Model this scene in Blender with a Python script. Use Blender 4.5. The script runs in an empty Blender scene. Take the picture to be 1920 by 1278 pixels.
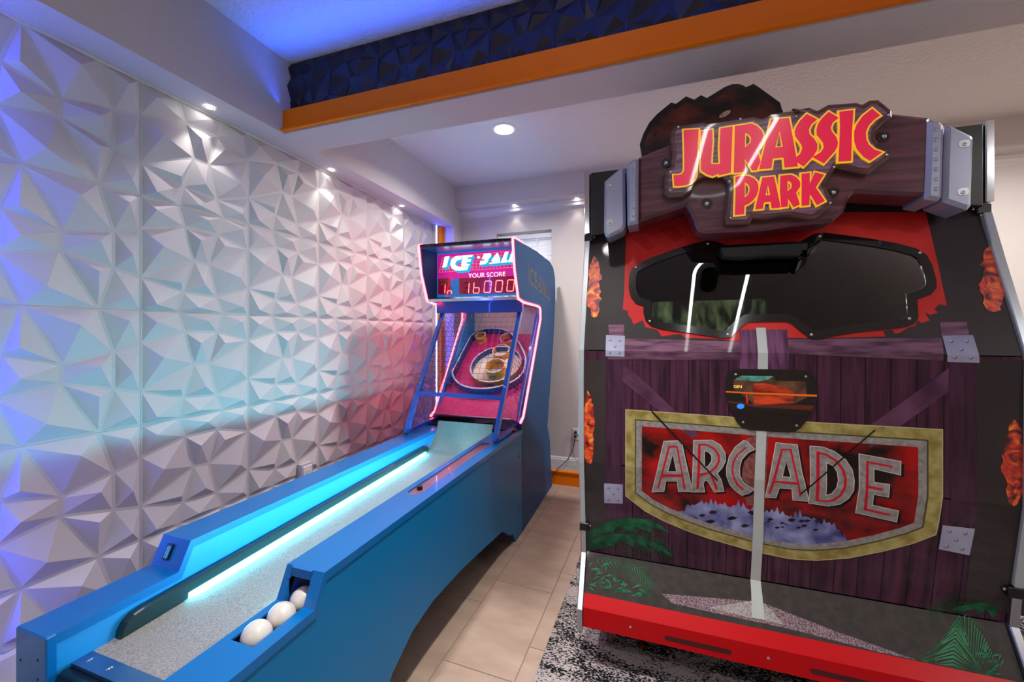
import bpy, bmesh, math, random
from mathutils import Vector, Matrix
from mathutils.geometry import tessellate_polygon
random.seed(7)

# ------------------------------------------------------------------ camera
F, CX, CY, YAW, H = 760.0, 960.0, 622.0, 0.328, 1.45     # image 1920 x 1278
cyw, syw = math.cos(YAW), math.sin(YAW)
scene = bpy.context.scene
COL = scene.collection
cam = bpy.data.cameras.new('camera')
cam.sensor_width = 36.0
cam.lens = F / 1920 * 36
cam.shift_y = -(639 - CY) / 1920
cam.clip_start = 0.02
camo = bpy.data.objects.new('camera', cam)
camo.location = (0, 0, H)
camo.rotation_euler = (math.pi / 2, 0, YAW)
COL.objects.link(camo)
scene.camera = camo

# ------------------------------------------------------------------ world, exposure
w = bpy.data.worlds.new('daylight')
w.use_nodes = True
w.node_tree.nodes['Background'].inputs[0].default_value = (0.85, 0.93, 1.0, 1)
w.node_tree.nodes['Background'].inputs[1].default_value = 1.6
scene.world = w
scene.view_settings.view_transform = 'Standard'
scene.view_settings.look = 'None'
scene.view_settings.gamma = 1
scene.view_settings.use_curve_mapping = False
scene.view_settings.exposure = 0.28
scene.cycles.max_bounces = 6
scene.cycles.diffuse_bounces = 4
scene.cycles.glossy_bounces = 3
scene.cycles.sample_clamp_indirect = 6.0
scene.cycles.use_adaptive_sampling = True
scene.cycles.adaptive_threshold = 0.03

# ------------------------------------------------------------------ pixel helpers (photo pixel -> point on a real plane)
def ray(p):
    a = (p[0] - CX) / F
    return (a * cyw - syw, a * syw + cyw, (CY - p[1]) / F)
def onX(p, X):
    v = ray(p); t = X / v[0]
    return (X, t * v[1], H + t * v[2])
def onY(p, Y):
    v = ray(p); t = Y / v[1]
    return (t * v[0], Y, H + t * v[2])
def onZ(p, Z):
    v = ray(p); t = (Z - H) / v[2]
    return (t * v[0], t * v[1], Z)
def K(rx, ry, S, pts):
    return [(rx + x / S, ry + y / S) for x, y in pts]

# ------------------------------------------------------------------ materials
def lin(c):
    if isinstance(c, str):
        c = c.lstrip('#'); c = [int(c[i:i + 2], 16) / 255 for i in (0, 2, 4)]
        return tuple((x / 12.92 if x <= 0.04045 else ((x + 0.055) / 1.055) ** 2.4) for x in c) + (1,)
    return tuple(c) + (1,)
MATS = {}
def mat(name, color, rough=0.5, metal=0.0, coat=0.0, emit=None, estr=0.0, spec=0.5,
        color2=None, nscale=5.0, ndetail=4.0, nstretch=(1, 1, 1), ramp=(0.35, 0.65), bump=0.0, bscale=60.0, coat_rough=0.03, ior=1.5, bdist=0.004):
    if name in MATS: return MATS[name]
    m = bpy.data.materials.new(name); m.use_nodes = True
    nt = m.node_tree; b = nt.nodes['Principled BSDF']
    b.inputs['Base Color'].default_value = lin(color)
    b.inputs['Roughness'].default_value = rough
    b.inputs['Metallic'].default_value = metal
    b.inputs['Coat Weight'].default_value = coat
    b.inputs['Coat Roughness'].default_value = coat_rough
    b.inputs['Specular IOR Level'].default_value = spec
    b.inputs['IOR'].default_value = ior
    if emit is not None:
        b.inputs['Emission Color'].default_value = lin(color if emit == 'base' else emit)
        b.inputs['Emission Strength'].default_value = estr
    tc = None
    if color2 is not None or bump:
        tc = nt.nodes.new('ShaderNodeTexCoord')
    if color2 is not None:
        mp = nt.nodes.new('ShaderNodeMapping'); mp.inputs['Scale'].default_value = nstretch
        nt.links.new(tc.outputs['Object'], mp.inputs[0])
        n = nt.nodes.new('ShaderNodeTexNoise'); n.inputs['Scale'].default_value = nscale; n.inputs['Detail'].default_value = ndetail
        nt.links.new(mp.outputs[0], n.inputs['Vector'])
        r = nt.nodes.new('ShaderNodeValToRGB')
        r.color_ramp.elements[0].position = ramp[0]; r.color_ramp.elements[1].position = ramp[1]
        r.color_ramp.elements[0].color = lin(color); r.color_ramp.elements[1].color = lin(color2)
        nt.links.new(n.outputs['Fac'], r.inputs[0]); nt.links.new(r.outputs[0], b.inputs['Base Color'])
        if emit == 'base':
            nt.links.new(r.outputs[0], b.inputs['Emission Color'])
    if bump:
        n2 = nt.nodes.new('ShaderNodeTexNoise'); n2.inputs['Scale'].default_value = bscale; n2.inputs['Detail'].default_value = 3
        nt.links.new(tc.outputs['Object'], n2.inputs['Vector'])
        bp = nt.nodes.new('ShaderNodeBump'); bp.inputs['Strength'].default_value = bump; bp.inputs['Distance'].default_value = bdist
        nt.links.new(n2.outputs['Fac'], bp.inputs['Height']); nt.links.new(bp.outputs[0], b.inputs['Normal'])
    MATS[name] = m
    return m
def glow(name, color, strength):
    if name in MATS: return MATS[name]
    m = bpy.data.materials.new(name); m.use_nodes = True
    nt = m.node_tree; nt.nodes.clear()
    e = nt.nodes.new('ShaderNodeEmission'); e.inputs[0].default_value = lin(color); e.inputs[1].default_value = strength
    o = nt.nodes.new('ShaderNodeOutputMaterial'); nt.links.new(e.outputs[0], o.inputs[0])
    MATS[name] = m
    return m

WALL = mat('wall_paint', '#cbc2bd', 0.75, bump=0.25, bscale=140)
CEIL = mat('ceiling_paint', '#d2ccc6', 0.8, bump=1.0, bscale=42, bdist=0.012)
CEILB = mat('beam_paint', '#c2b9b7', 0.75, bump=0.6, bscale=90, bdist=0.006)
PANELW = mat('panel_white', '#c2bdbd', 0.5)
PANELK = mat('panel_black', '#15161c', 0.36, color2='#1c1d24', nscale=3)
ORANGE = mat('orange_paint', '#f07c00', 0.5, spec=0.15)
WHITEP = mat('white_paint', '#d9d5d2', 0.45)
CONC = mat('curb_paint', '#8f8785', 0.7, color2='#9b9390', nscale=8)
TILE = mat('tile_beige', '#a58d7c', 0.45, color2='#b7a08e', nscale=3.5, ndetail=8, nstretch=(1, 2.2, 1), bump=0.1, bscale=30)
GROUT = mat('grout', '#857a6e', 0.9)
BLUE = mat('blue_laminate', '#0072ac', 0.4, coat=0.1, spec=0.15)
BLUEG = mat('blue_gloss', '#0068ae', 0.3, coat=0.2, spec=0.3)
BLUEI = mat('blue_inner_lit', '#1c8fd6', 0.35, coat=0.3)  # lighter blue: the LED bars' glow is put into the colour
BLUED = mat('blue_frame', '#0f3fa8', 0.35, coat=0.4)
LANE = mat('lane_carpet', '#7d7a76', 0.85, color2='#a19e99', nscale=240, ndetail=2, bump=0.3, bscale=500)
RUBBER = mat('bumper_rubber', '#10282c', 0.3, coat=0.4)
STEELB = mat('blued_steel', '#5d88b0', 0.32, metal=0.75, color2='#3f74a6', nscale=7)
CHROME = mat('chrome', '#d4d7dc', 0.12, metal=1.0)
STEEL = mat('brushed_steel', '#b9bcc2', 0.3, metal=1.0)
SILVER = mat('silver_paint', '#a9acc0', 0.32, metal=0.45, coat=0.3)
BLACK = mat('black_plastic', '#0d0d0f', 0.4)
BLACKG = mat('black_gloss', '#070708', 0.15, coat=1.0)
BALL = mat('ball_ivory', '#d6d0c6', 0.28, coat=0.5)
WHITEPL = mat('white_plastic', '#e2dfda', 0.4)
LED_CYAN = glow('led_cyan', (0.08, 0.78, 1.0), 50)
LED_CYAN2 = glow('led_cyan_bright', (0.10, 0.80, 1.0), 120)
LED_BLUE = glow('led_blue', (0.06, 0.11, 1.0), 46)
LED_COVE = glow('led_cove', (0.04, 0.12, 1.0), 5)
NEON = glow('neon_coral', (1.0, 0.028, 0.034), 24)
LAMPW = glow('lamp_white', (1.0, 0.95, 0.9), 60)
CANW = glow('can_white', (1.0, 0.94, 0.87), 16)
LEDW = glow('led_white', (0.95, 1.0, 0.97), 18)

# ------------------------------------------------------------------ object helpers
OFF = {}
def tag(o, label=None, cat=None, group=None, kind=None):
    if label: o['label'] = label
    if cat: o['category'] = cat
    if group: o['group'] = group
    if kind: o['kind'] = kind
    return o
def empty(name, loc, label, cat, group=None):
    o = bpy.data.objects.new(name, None); o.location = loc; o.empty_display_size = 0.1
    COL.objects.link(o); OFF[o] = Vector(loc)
    return tag(o, label, cat, group)
def mk(name, verts, faces, m, parent=None, smooth=False, label=None):
    off = OFF.get(parent, Vector((0, 0, 0)))
    me = bpy.data.meshes.new(name)
    me.from_pydata([tuple(Vector(v) - off) for v in verts], [], faces)
    me.materials.append(m); me.update()
    if smooth:
        for p in me.polygons: p.use_smooth = True
    o = bpy.data.objects.new(name, me); COL.objects.link(o)
    if parent is not None: o.parent = parent
    OFF[o] = off
    if label: o['label'] = label
    return o
class MB:
    def __init__(s): s.v = []; s.f = []
    def add(s, v, f):
        b = len(s.v); s.v += [tuple(x) for x in v]; s.f += [tuple(i + b for i in q) for q in f]; return s
    def box(s, x0, x1, y0, y1, z0, z1):
        v = [(x, y, z) for x in (x0, x1) for y in (y0, y1) for z in (z0, z1)]
        return s.add(v, [(0, 1, 3, 2), (4, 6, 7, 5), (0, 4, 5, 1), (2, 3, 7, 6), (0, 2, 6, 4), (1, 5, 7, 3)])
    def cbox(s, x0, x1, y0, y1, z0, z1, c=0.004):      # chamfered box
        V = []; F_ = []
        def ring(z, i):
            X0, X1, Y0, Y1 = x0 + i, x1 - i, y0 + i, y1 - i
            k = c if i == 0 else 0
            return [(X0 + k, Y0, z), (X1 - k, Y0, z), (X1, Y0 + k, z), (X1, Y1 - k, z), (X1 - k, Y1, z), (X0 + k, Y1, z), (X0, Y1 - k, z), (X0, Y0 + k, z)]
        rs = [ring(z0, c), ring(z0 + c, 0), ring(z1 - c, 0), ring(z1, c)]
        for r in rs: V += r
        for k in range(3):
            for i in range(8):
                j = (i + 1) % 8
                F_.append((k * 8 + i, k * 8 + j, k * 8 + 8 + j, k * 8 + 8 + i))
        F_.append(tuple(reversed(range(8)))); F_.append(tuple(range(24, 32)))
        return s.add(V, F_)
    def tube(s, pts, r, n=8, closed=False):
        pts = [Vector(p) for p in pts]; N = len(pts); V = []; F_ = []
        up = None
        for i, p in enumerate(pts):
            if closed: d = pts[(i + 1) % N] - pts[i - 1]
            else: d = pts[min(i + 1, N - 1)] - pts[max(i - 1, 0)]
            d.normalize()
            if up is None: up = Vector((0, 0, 1)) if abs(d.z) < 0.9 else Vector((1, 0, 0))
            a = d.cross(up)
            if a.length < 1e-5: a = d.cross(Vector((0, 1, 0)))
            a.normalize(); b = d.cross(a); up = -b if b.dot(up) < 0 else b
            up = a.cross(d)
            rr = r[i] if isinstance(r, (list, tuple)) else r
            for k in range(n):
                t = 2 * math.pi * k / n
                V.append(p + a * (rr * math.cos(t)) + up * (rr * math.sin(t)))
        M = N if closed else N - 1
        for i in range(M):
            for k in range(n):
                k2 = (k + 1) % n; i2 = (i + 1) % N
                F_.append((i * n + k, i * n + k2, i2 * n + k2, i2 * n + k))
        if not closed:
            F_.append(tuple(reversed(range(n)))); F_.append(tuple(range((N - 1) * n, N * n)))
        return s.add(V, F_)
    def cyl(s, p0, p1, r, n=20, r1=None):
        return s.tube([p0, p1], [r, r if r1 is None else r1], n)
    def sphere(s, c, r, nu=24, nv=14, sc=(1, 1, 1)):
        V = []; F_ = []
        for j in range(nv + 1):
            th = math.pi * j / nv
            for i in range(nu):
                ph = 2 * math.pi * i / nu
                V.append((c[0] + sc[0] * r * math.sin(th) * math.cos(ph), c[1] + sc[1] * r * math.sin(th) * math.sin(ph), c[2] + sc[2] * r * math.cos(th)))
        for j in range(nv):
            for i in range(nu):
                i2 = (i + 1) % nu
                F_.append((j * nu + i, (j + 1) * nu + i, (j + 1) * nu + i2, j * nu + i2))
        return s.add(V, F_)
    def prism(s, poly, ax, d0, d1, ch=0.0, holes=()):
        """poly: 2-D outline; ax 'X': (y,z), 'Y': (x,z), 'Z': (x,y); from depth d0 to d1; ch chamfers the d0 side"""
        def P(q, d):
            return {'X': (d, q[0], q[1]), 'Y': (q[0], d, q[1]), 'Z': (q[0], q[1], d)}[ax]
        loops = [list(poly)] + [list(h) for h in holes]
        sg = 1 if d1 > d0 else -1
        if ch:
            fr = [inset(loops[0], ch)] + [inset(h, -ch) for h in loops[1:]]
            levels = [(fr, d0), (loops, d0 + sg * ch), (loops, d1)]
        else:
            levels = [(loops, d0), (loops, d1)]
        V = []; F_ = []; idx = []
        for lp, d in levels:
            ids = []
            for l in lp:
                ids.append(list(range(len(V), len(V) + len(l)))); V += [P(q, d) for q in l]
            idx.append(ids)
        for a, b in zip(idx[:-1], idx[1:]):
            for la, lb in zip(a, b):
                n = len(la)
                for i in range(n): F_.append((la[i], la[(i + 1) % n], lb[(i + 1) % n], lb[i]))
        for lv in (0, -1):
            lp = levels[lv][0]; flat = [i for l in idx[lv] for i in l]
            for t in tessellate_polygon([[Vector((q[0], q[1], 0)) for q in l] for l in lp]):
                F_.append(tuple(flat[i] for i in t))
        return s.add(V, F_)
    def build(s, name, m, parent=None, smooth=False, label=None, fix=True):
        o = mk(name, s.v, s.f, m, parent, smooth, label)
        if fix:
            bm = bmesh.new(); bm.from_mesh(o.data); bmesh.ops.recalc_face_normals(bm, faces=bm.faces); bm.to_mesh(o.data); bm.free()
            if smooth:
                for p in o.data.polygons: p.use_smooth = True
        return o
def area2(p):
    return sum(p[i][0] * p[(i + 1) % len(p)][1] - p[(i + 1) % len(p)][0] * p[i][1] for i in range(len(p)))
def inset(poly, d):
    """offset a polygon inwards by d (negative: outwards)"""
    n = len(poly); sg = 1 if area2(poly) > 0 else -1; out = []
    for i in range(n):
        p0, p1, p2 = poly[i - 1], poly[i], poly[(i + 1) % n]
        def nrm(a, b):
            dx, dy = b[0] - a[0], b[1] - a[1]; L = math.hypot(dx, dy) or 1e-9
            return (-dy / L * sg, dx / L * sg)
        n0, n1 = nrm(p0, p1), nrm(p1, p2)
        bx, by = n0[0] + n1[0], n0[1] + n1[1]; L2 = bx * bx + by * by
        if L2 < 0.15: bx, by, L2 = n0[0], n0[1], 2.0
        k = min(2 / L2, 2.2)
        out.append((p1[0] + bx * d * k, p1[1] + by * d * k))
    return out
def smooth_poly(p, it=1):
    for _ in range(it):
        q = []
        for i in range(len(p)):
            a, b = p[i], p[(i + 1) % len(p)]
            q += [(a[0] * .75 + b[0] * .25, a[1] * .75 + b[1] * .25), (a[0] * .25 + b[0] * .75, a[1] * .25 + b[1] * .75)]
        p = q
    return p
def rounded(x0, x1, y0, y1, r, n=5):
    out = []
    for cx_, cy_, a0 in ((x1 - r, y1 - r, 0), (x0 + r, y1 - r, 90), (x0 + r, y0 + r, 180), (x1 - r, y0 + r, 270)):
        for i in range(n + 1):
            t = math.radians(a0 + 90 * i / n); out.append((cx_ + r * math.cos(t), cy_ + r * math.sin(t)))
    return out
def text_mesh(body, size, bold=0.0, spacing=1.0):
    cu = bpy.data.curves.new('tmp', 'FONT'); cu.body = body; cu.size = size; cu.align_x = 'CENTER'; cu.align_y = 'CENTER'
    cu.offset = bold; cu.space_character = spacing; cu.resolution_u = 3
    o = bpy.data.objects.new('tmp', cu); COL.objects.link(o)
    dg = bpy.context.evaluated_depsgraph_get(); me = o.evaluated_get(dg).to_mesh()
    v = [tuple(x.co) for x in me.vertices]; f = [tuple(p.vertices) for p in me.polygons]
    o.evaluated_get(dg).to_mesh_clear(); bpy.data.objects.remove(o); bpy.data.curves.remove(cu)
    return v, f
def text(name, body, size, m, parent, place, bold=0.0, spacing=1.0):
    v, f = text_mesh(body, size, bold, spacing)
    return mk(name, [place(a, b) for a, b, _ in v], f, m, parent)

# ================================================================== THE ROOM
XL, YB, ZS, ZC = -2.107, 3.98, 2.545, 2.955           # left wall, back wall, soffit underside, ceiling
XRW, YRW = 3.2, -4.2                                   # right wall and rear wall, out of view
SX = -1.915                                            # soffit face
P = 0.5                                                # white wall panel size
PY0 = 0.651                                            # where the panelling starts

def struct(name, mb, m, label, cat, parent=None):
    o = mb.build(name, m, parent)
    return tag(o, label, cat, kind='structure')

floor = struct('floor', MB().box(XL - .2, XRW + .2, YRW - .2, YB + .2, -0.1, -0.003), GROUT, 'beige stone-look tile floor', 'floor')
ceiling = struct('ceiling', MB().box(XL - .2, XRW + .2, YRW - .2, YB + .3, ZC, ZC + 0.1), CEIL, 'off-white textured ceiling washed with blue light', 'ceiling')
wall_left = struct('wall_left', MB().box(XL - .15, XL, YRW, 3.80, 0, ZC), WALL, 'left wall covered in white faceted panels', 'wall')
b = MB(); b.box(XL - .15, -1.93, 3.80, YB + .15, 0, ZC)
trim = struct('trim_1', b, WALL, 'plain wall return at the end of the faceted wall', 'wall')
# back wall round the window opening
WX0, WX1, WZ0, WZ1 = -1.526, -0.935, 1.45, 2.48
b = MB()
b.box(-1.93, WX0, YB, YB + .15, 0, ZC).box(WX1, XRW, YB, YB + .15, 0, ZC)
b.box(WX0, WX1, YB, YB + .15, 0, WZ0).box(WX0, WX1, YB, YB + .15, WZ1, ZC)
wall_back = struct('wall_back', b, WALL, 'pale grey back wall behind the machines', 'wall')
wall_right = struct('wall_right', MB().box(XRW, XRW + .15, YRW, YB + .15, 0, ZC), WALL, 'pale side wall out of the picture to the right', 'wall')
wall_rear = struct('wall_rear', MB().box(XL - .15, XRW + .15, YRW - .15, YRW, 0, ZC), WALL, 'pale rear wall behind the camera', 'wall')
# soffit along the left wall, beam across, soffit along the back wall
struct('trim_2', MB().box(XL, SX, YRW, 3.80, ZS, ZC), CEILB, 'boxed soffit running above the faceted wall', 'soffit')
beam = struct('trim_3', MB().box(SX, XRW, 1.765, 1.945, ZS, ZC).box(SX, XRW, 1.718, 1.765, ZS, ZS + .01), CEILB, 'ceiling beam crossing the room in front of the machines', 'beam')
struct('trim_4', MB().box(-1.93, XRW, 3.80, YB, 2.74, ZC), WALL, 'boxed soffit above the back wall and window', 'soffit')
b = MB(); b.prism([(3.93, 2.74), (3.93, 2.725), (3.945, 2.715), (3.95, 2.69), (3.965, 2.68), (3.98, 2.665), (3.98, 2.74)], 'X', -1.93, XRW)
struct('trim_5', b, WHITEP, 'moulded cornice under the back soffit', 'moulding')
# curb and baseboards
struct('baseboard_left', MB().box(XL, -1.96, YRW, 3.80, 0, 0.225), CONC, 'low grey curb along the foot of the faceted wall', 'curb')
b = MB(); b.box(-1.93, XRW, 3.80, YB, 0, 0.138)
struct('baseboard_back', b, CONC, 'low grey curb along the foot of the back wall', 'curb')
b = MB(); b.prism([(3.788, 0), (3.80, 0), (3.80, 0.138), (3.786, 0.138), (3.776, 0.128), (3.778, 0.116), (3.788, 0.108)], 'X', -1.93, XRW)
struct('trim_6', b, ORANGE, 'glossy orange skirting facing the curb by the back wall', 'skirting')
b = MB(); b.prism([(YB, 0.138), (3.962, 0.138), (3.962, 0.185), (3.968, 0.19), (3.968, 0.20), (3.974, 0.208), (YB, 0.21)], 'X', -1.93, XRW)
struct('trim_7', b, WHITEP, 'white baseboard at the foot of the back wall', 'baseboard')
b = MB(); b.prism([(XL, 0.225), (XL + .016, 0.225), (XL + .016, 0.33), (XL + .01, 0.345), (XL, 0.35)], 'Y', YRW, 3.69)
struct('trim_8', b, WHITEP, 'white baseboard under the faceted wall panels', 'baseboard')
struct('trim_13', MB().box(XL, XL + .014, PY0, PY0 + 6 * P, ZS - .008, ZS), WHITEP, 'thin white lip along the top of the faceted panels', 'trim')
# orange fascia and post
b = MB(); b.prism([(1.700, 2.553), (1.716, 2.553), (1.716, 2.668), (1.706, 2.668), (1.706, 2.566), (1.694, 2.566), (1.694, 2.553)], 'X', SX, XRW)
struct('trim_9', b, ORANGE, 'orange fascia board along the front of the beam', 'fascia')
struct('trim_10', MB().cbox(-2.107, -2.045, 3.735, 3.80, 0.0, ZS), ORANGE, 'orange upright at the far end of the faceted wall', 'post')

b = MB(); b.box(XL, XL + .045, PY0 - .03, PY0 - .004, .35, ZS)
struct('trim_11', b, WHITEP, 'white batten at the near edge of the faceted panels', 'batten')
b = MB(); b.box(XL, XL + .0395, PY0 + 6 * P + .004, PY0 + 6 * P + .034, .35, ZS)
struct('trim_12', b, WHITEP, 'white batten at the far edge of the faceted panels', 'batten')
# floor tiles
tw, tl, gap = 0.337, 0.6125, 0.004
tm = MB().cbox(gap / 2, tw - gap / 2, gap / 2, tl - gap / 2, -0.012, 0.0, 0.0012)
tile0 = tm.build('tile', TILE, None); tme = tile0.data; COL.objects.unlink(tile0); bpy.data.objects.remove(tile0)
rot = -0.03
for i in range(-6, 12):
    shift = (i % 3) * tl / 3
    for j in range(-11, 4):
        lx, ly = i * tw, j * tl + shift
        x = -0.526 + lx * math.cos(rot) - ly * math.sin(rot); y = 1.795 + lx * math.sin(rot) + ly * math.cos(rot)
        if x > XRW or x + tw < XL or y > 3.83 or y + tl < YRW: continue
        t = bpy.data.objects.new('tile', tme); COL.objects.link(t); t.parent = floor
        t.location = (x, y, 0); t.rotation_euler = (0, 0, rot)

# ------------------------------------------------------------------ faceted panels
N = dict(L0=(0, 0), L1=(0, .285), L2=(0, .71), L3=(0, 1), R0=(1, 0), R1=(1, .285), R2=(1, .71), R3=(1, 1),
         A=(.297, 0), B=(.715, 0), I=(.297, 1), J=(.715, 1), C=(.353, .188), D=(.662, .187), E=(.435, .50), F=(.577, .511), G=(.339, .81), H=(.653, .835))
CELLS = [('L0 A C L1', (.095, .103), .9), ('A B D C', (.537, .08), .9), ('B R0 R1 D', (.90, .08), .8), ('L1 C E L2', (.137, .421), 1.25),
         ('C D F E', (.465, .297), 1.0), ('D R1 F', (.705, .303), .9), ('F R1 R2 H', (.858, .607), 1.15), ('E F H G', (.515, .731), .9),
         ('L2 E G', (.30, .73), .7), ('L2 G I L3', (.09, .945), 1.0), ('G H J I', (.455, .955), .8), ('H R2 R3 J', (.90, .92), .85)]
def panel_faces(size, depth, groove, turned=False):
    """facets in (u,v,h) metres; v runs down"""
    out = []
    for names, ap, k in CELLS:
        poly = [N[n] for n in names.split()]
        q = inset(poly, groove / size)
        pts = [(u, v, 0.15 if False else 0.0) for u, v in q]
        c = (ap[0], ap[1], depth * k / size)
        for i in range(len(pts)):
            out.append([pts[i], pts[(i + 1) % len(pts)], c])
    out.append([(0, 0, 0), (1, 0, 0), (1, 1, 0), (0, 1, 0)])
    if turned:
        out = [[(1 - v, u, h) for u, v, h in f] for f in out]
    return [[(u * size, v * size, h * size) for u, v, h in f] for f in out]
def panel_mesh(name, size, depth, groove, m, axis, turned=False, cut=None, thick=0.006):
    vs = []; fs = []
    for k, f in enumerate(panel_faces(size, depth, groove, turned)):
        base = 0.0 if k == len(CELLS) * 0 - 1 else 0.0
        fs.append(tuple(range(len(vs), len(vs) + len(f))))
        for u, v, h in f:
            vs.append((thick + h, u, -v) if axis == 'X' else (u, -(thick + h), -v))
    # rim
    r = [(0, 0), (size, 0), (size, size), (0, size)]
    for i in range(4):
        a, c = r[i], r[(i + 1) % 4]; b0 = len(vs)
        for (u, v), h in ((a, 0), (c, 0), (c, thick), (a, thick)):
            vs.append((h, u, -v) if axis == 'X' else (u, -h, -v))
        fs.append((b0, b0 + 1, b0 + 2, b0 + 3))
    me = bpy.data.meshes.new(name); me.from_pydata(vs, [], fs); me.materials.append(m); me.update()
    bm = bmesh.new(); bm.from_mesh(me)
    bmesh.ops.remove_doubles(bm, verts=bm.verts, dist=1e-5)
    if cut is not None:
        bmesh.ops.bisect_plane(bm, geom=bm.verts[:] + bm.edges[:] + bm.faces[:], plane_co=(0, 0, -cut), plane_no=(0, 0, -1), clear_outer=True)
    bm.to_mesh(me); bm.free()
    return me
PM = {(t, c): panel_mesh('wall_panel', P - .001, 0.030, 0.0062, PANELW, 'X', t, 0.195 if c else None) for t in (0, 1) for c in (0, 1)}
for col in range(6):
    for row in range(5):
        o = bpy.data.objects.new('wall_panel', PM[(1 if col == 0 else 0, 1 if row == 4 else 0)])
        COL.objects.link(o); o.parent = wall_left
        o.location = (XL, PY0 + P * col, ZS - .001 - P * row)
        OFF[o] = Vector((0, 0, 0))
DK = 0.3105
DM = panel_mesh('dark_panel', DK - .0008, 0.020, 0.0022, PANELK, 'Y', False, ZC - ZS - .012 if False else None)
for i in range(17):
    x = -1.955 + DK * i
    o = bpy.data.objects.new('dark_panel', DM); COL.objects.link(o); o.parent = beam
    o.location = (x, 1.765, ZC)

# ------------------------------------------------------------------ window with blind
win = MB()
for (x0, x1, z0, z1) in ((WX0, WX0 + .03, WZ0, WZ1), (WX1 - .03, WX1, WZ0, WZ1), (WX0, WX1, WZ0, WZ0 + .03), (WX0, WX1, WZ1 - .03, WZ1)):
    win.cbox(x0, x1, YB + .09, YB + .13, z0, z1, .003)
wo = tag(win.build('window_1', WHITEPL), 'small window with white blind high on the back wall', 'window', kind='structure')
gm = bpy.data.materials.new('clear_glass'); gm.use_nodes = True; nt = gm.node_tree; nt.nodes.clear()
tr = nt.nodes.new('ShaderNodeBsdfTransparent'); gl = nt.nodes.new('ShaderNodeBsdfGlossy'); gl.inputs['Roughness'].default_value = .02
mx = nt.nodes.new('ShaderNodeMixShader'); mx.inputs[0].default_value = .06; oo = nt.nodes.new('ShaderNodeOutputMaterial')
nt.links.new(tr.outputs[0], mx.inputs[1]); nt.links.new(gl.outputs[0], mx.inputs[2]); nt.links.new(mx.outputs[0], oo.inputs[0])
MB().box(WX0 + .03, WX1 - .03, YB + .107, YB + .112, WZ0 + .03, WZ1 - .03).build('pane', gm, wo)
bl = empty('window_blind', ((WX0 + WX1) / 2, YB + .05, WZ0), 'white horizontal slat blind in the back wall window', 'blind')
SLAT = mat('blind_slat', '#e9e9ea', 0.45)
MB().cbox(WX0 + .004, WX1 - .004, YB + .02, YB + .075, WZ1 - .075, WZ1 - .025, .004).build('headrail', SLAT, bl)
sm = None
z = WZ1 - .10
while z > WZ0 + .02:
    if sm is None:
        b = MB(); vs = []
        for k in range(5):
            t = k / 4 - .5
            vs.append((t * .05, .006 * (1 - (2 * t) ** 2)))
        poly = vs + [(a, c - .002) for a, c in reversed(vs)]
        ang = math.radians(62); ca, sa = math.cos(ang), math.sin(ang)
        poly = [(a * ca - c * sa, a * sa + c * ca) for a, c in poly]
        b.prism(poly, 'X', WX0 + .01, WX1 - .01)
        s0 = b.build('slat', SLAT); sm = s0.data; bpy.data.objects.remove(s0)
    o = bpy.data.objects.new('slat', sm); COL.objects.link(o); o.parent = bl
    o.location = Vector((0, YB + .05, z)) - OFF[bl]
    z -= .043
for x in (WX0 + .12, WX1 - .16):
    MB().box(x, x + .012, YB + .022, YB + .024, WZ0 + .03, WZ1 - .07).build('ladder_tape', SLAT, bl)

# ------------------------------------------------------------------ lamps
def spot(x, y, z, label, group, r=0.015, power=10):
    e = empty('spotlight', (x, y, z), label, 'spotlight', group)
    ring = []
    b = MB(); n = 20
    for i in range(n):
        a0, a1 = 2 * math.pi * i / n, 2 * math.pi * (i + 1) / n
        for q in ((r, r * 1.35),):
            b.add([(x + q[0] * math.cos(a0), y + q[0] * math.sin(a0), z - .003), (x + q[1] * math.cos(a0), y + q[1] * math.sin(a0), z - .001),
                   (x + q[1] * math.cos(a1), y + q[1] * math.sin(a1), z - .001), (x + q[0] * math.cos(a1), y + q[0] * math.sin(a1), z - .003)], [(0, 1, 2, 3)])
    b.build('bezel', CHROME, e)
    MB().cyl((x, y, z - .004), (x, y, z - .001), r, 20).build('lens', LAMPW, e)
    L = bpy.data.lights.new('bulb', 'SPOT'); L.energy = power; L.color = (1, .95, .9); L.spot_size = math.radians(75); L.spot_blend = .6; L.shadow_soft_size = .01
    lo = bpy.data.objects.new('bulb', L); COL.objects.link(lo); lo.parent = e; lo.location = (0, 0, -.008)
    return e
SG = 'small recessed spotlights'
spot(-2.030, 1.393, ZS, 'tiny bright spotlight in the soffit nearest the camera, above the faceted wall', SG, power=5.5)
spot(-2.035, 2.197, ZS, 'tiny spotlight in the soffit above the faceted wall, middle of the three', SG, power=3.6)
spot(-2.040, 3.024, ZS, 'tiny spotlight in the soffit above the faceted wall, farthest of the three', SG, power=3)
spot(-1.305, 3.91, 2.74, 'tiny spotlight under the back soffit, above the window', SG, r=.014, power=1.6)
spot(-0.668, 3.91, 2.74, 'tiny spotlight under the back soffit, nearest the dinosaur cabinet', SG, r=.014, power=1.6)
for x, lab in ((-.03, 'added tiny spotlight under the back soffit, hidden behind the cabinet sign at its left'), (.61, 'added tiny spotlight under the back soffit, hidden behind the middle of the cabinet sign'), (1.25, 'added tiny spotlight under the back soffit, hidden behind the right end of the cabinet sign'), (1.9, 'added tiny spotlight under the back soffit, right of the dinosaur cabinet')):
    spot(x, 3.91, 2.74, lab, SG, power=4)  # extra spots added to wash the back wall and bounce onto the ceiling
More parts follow.
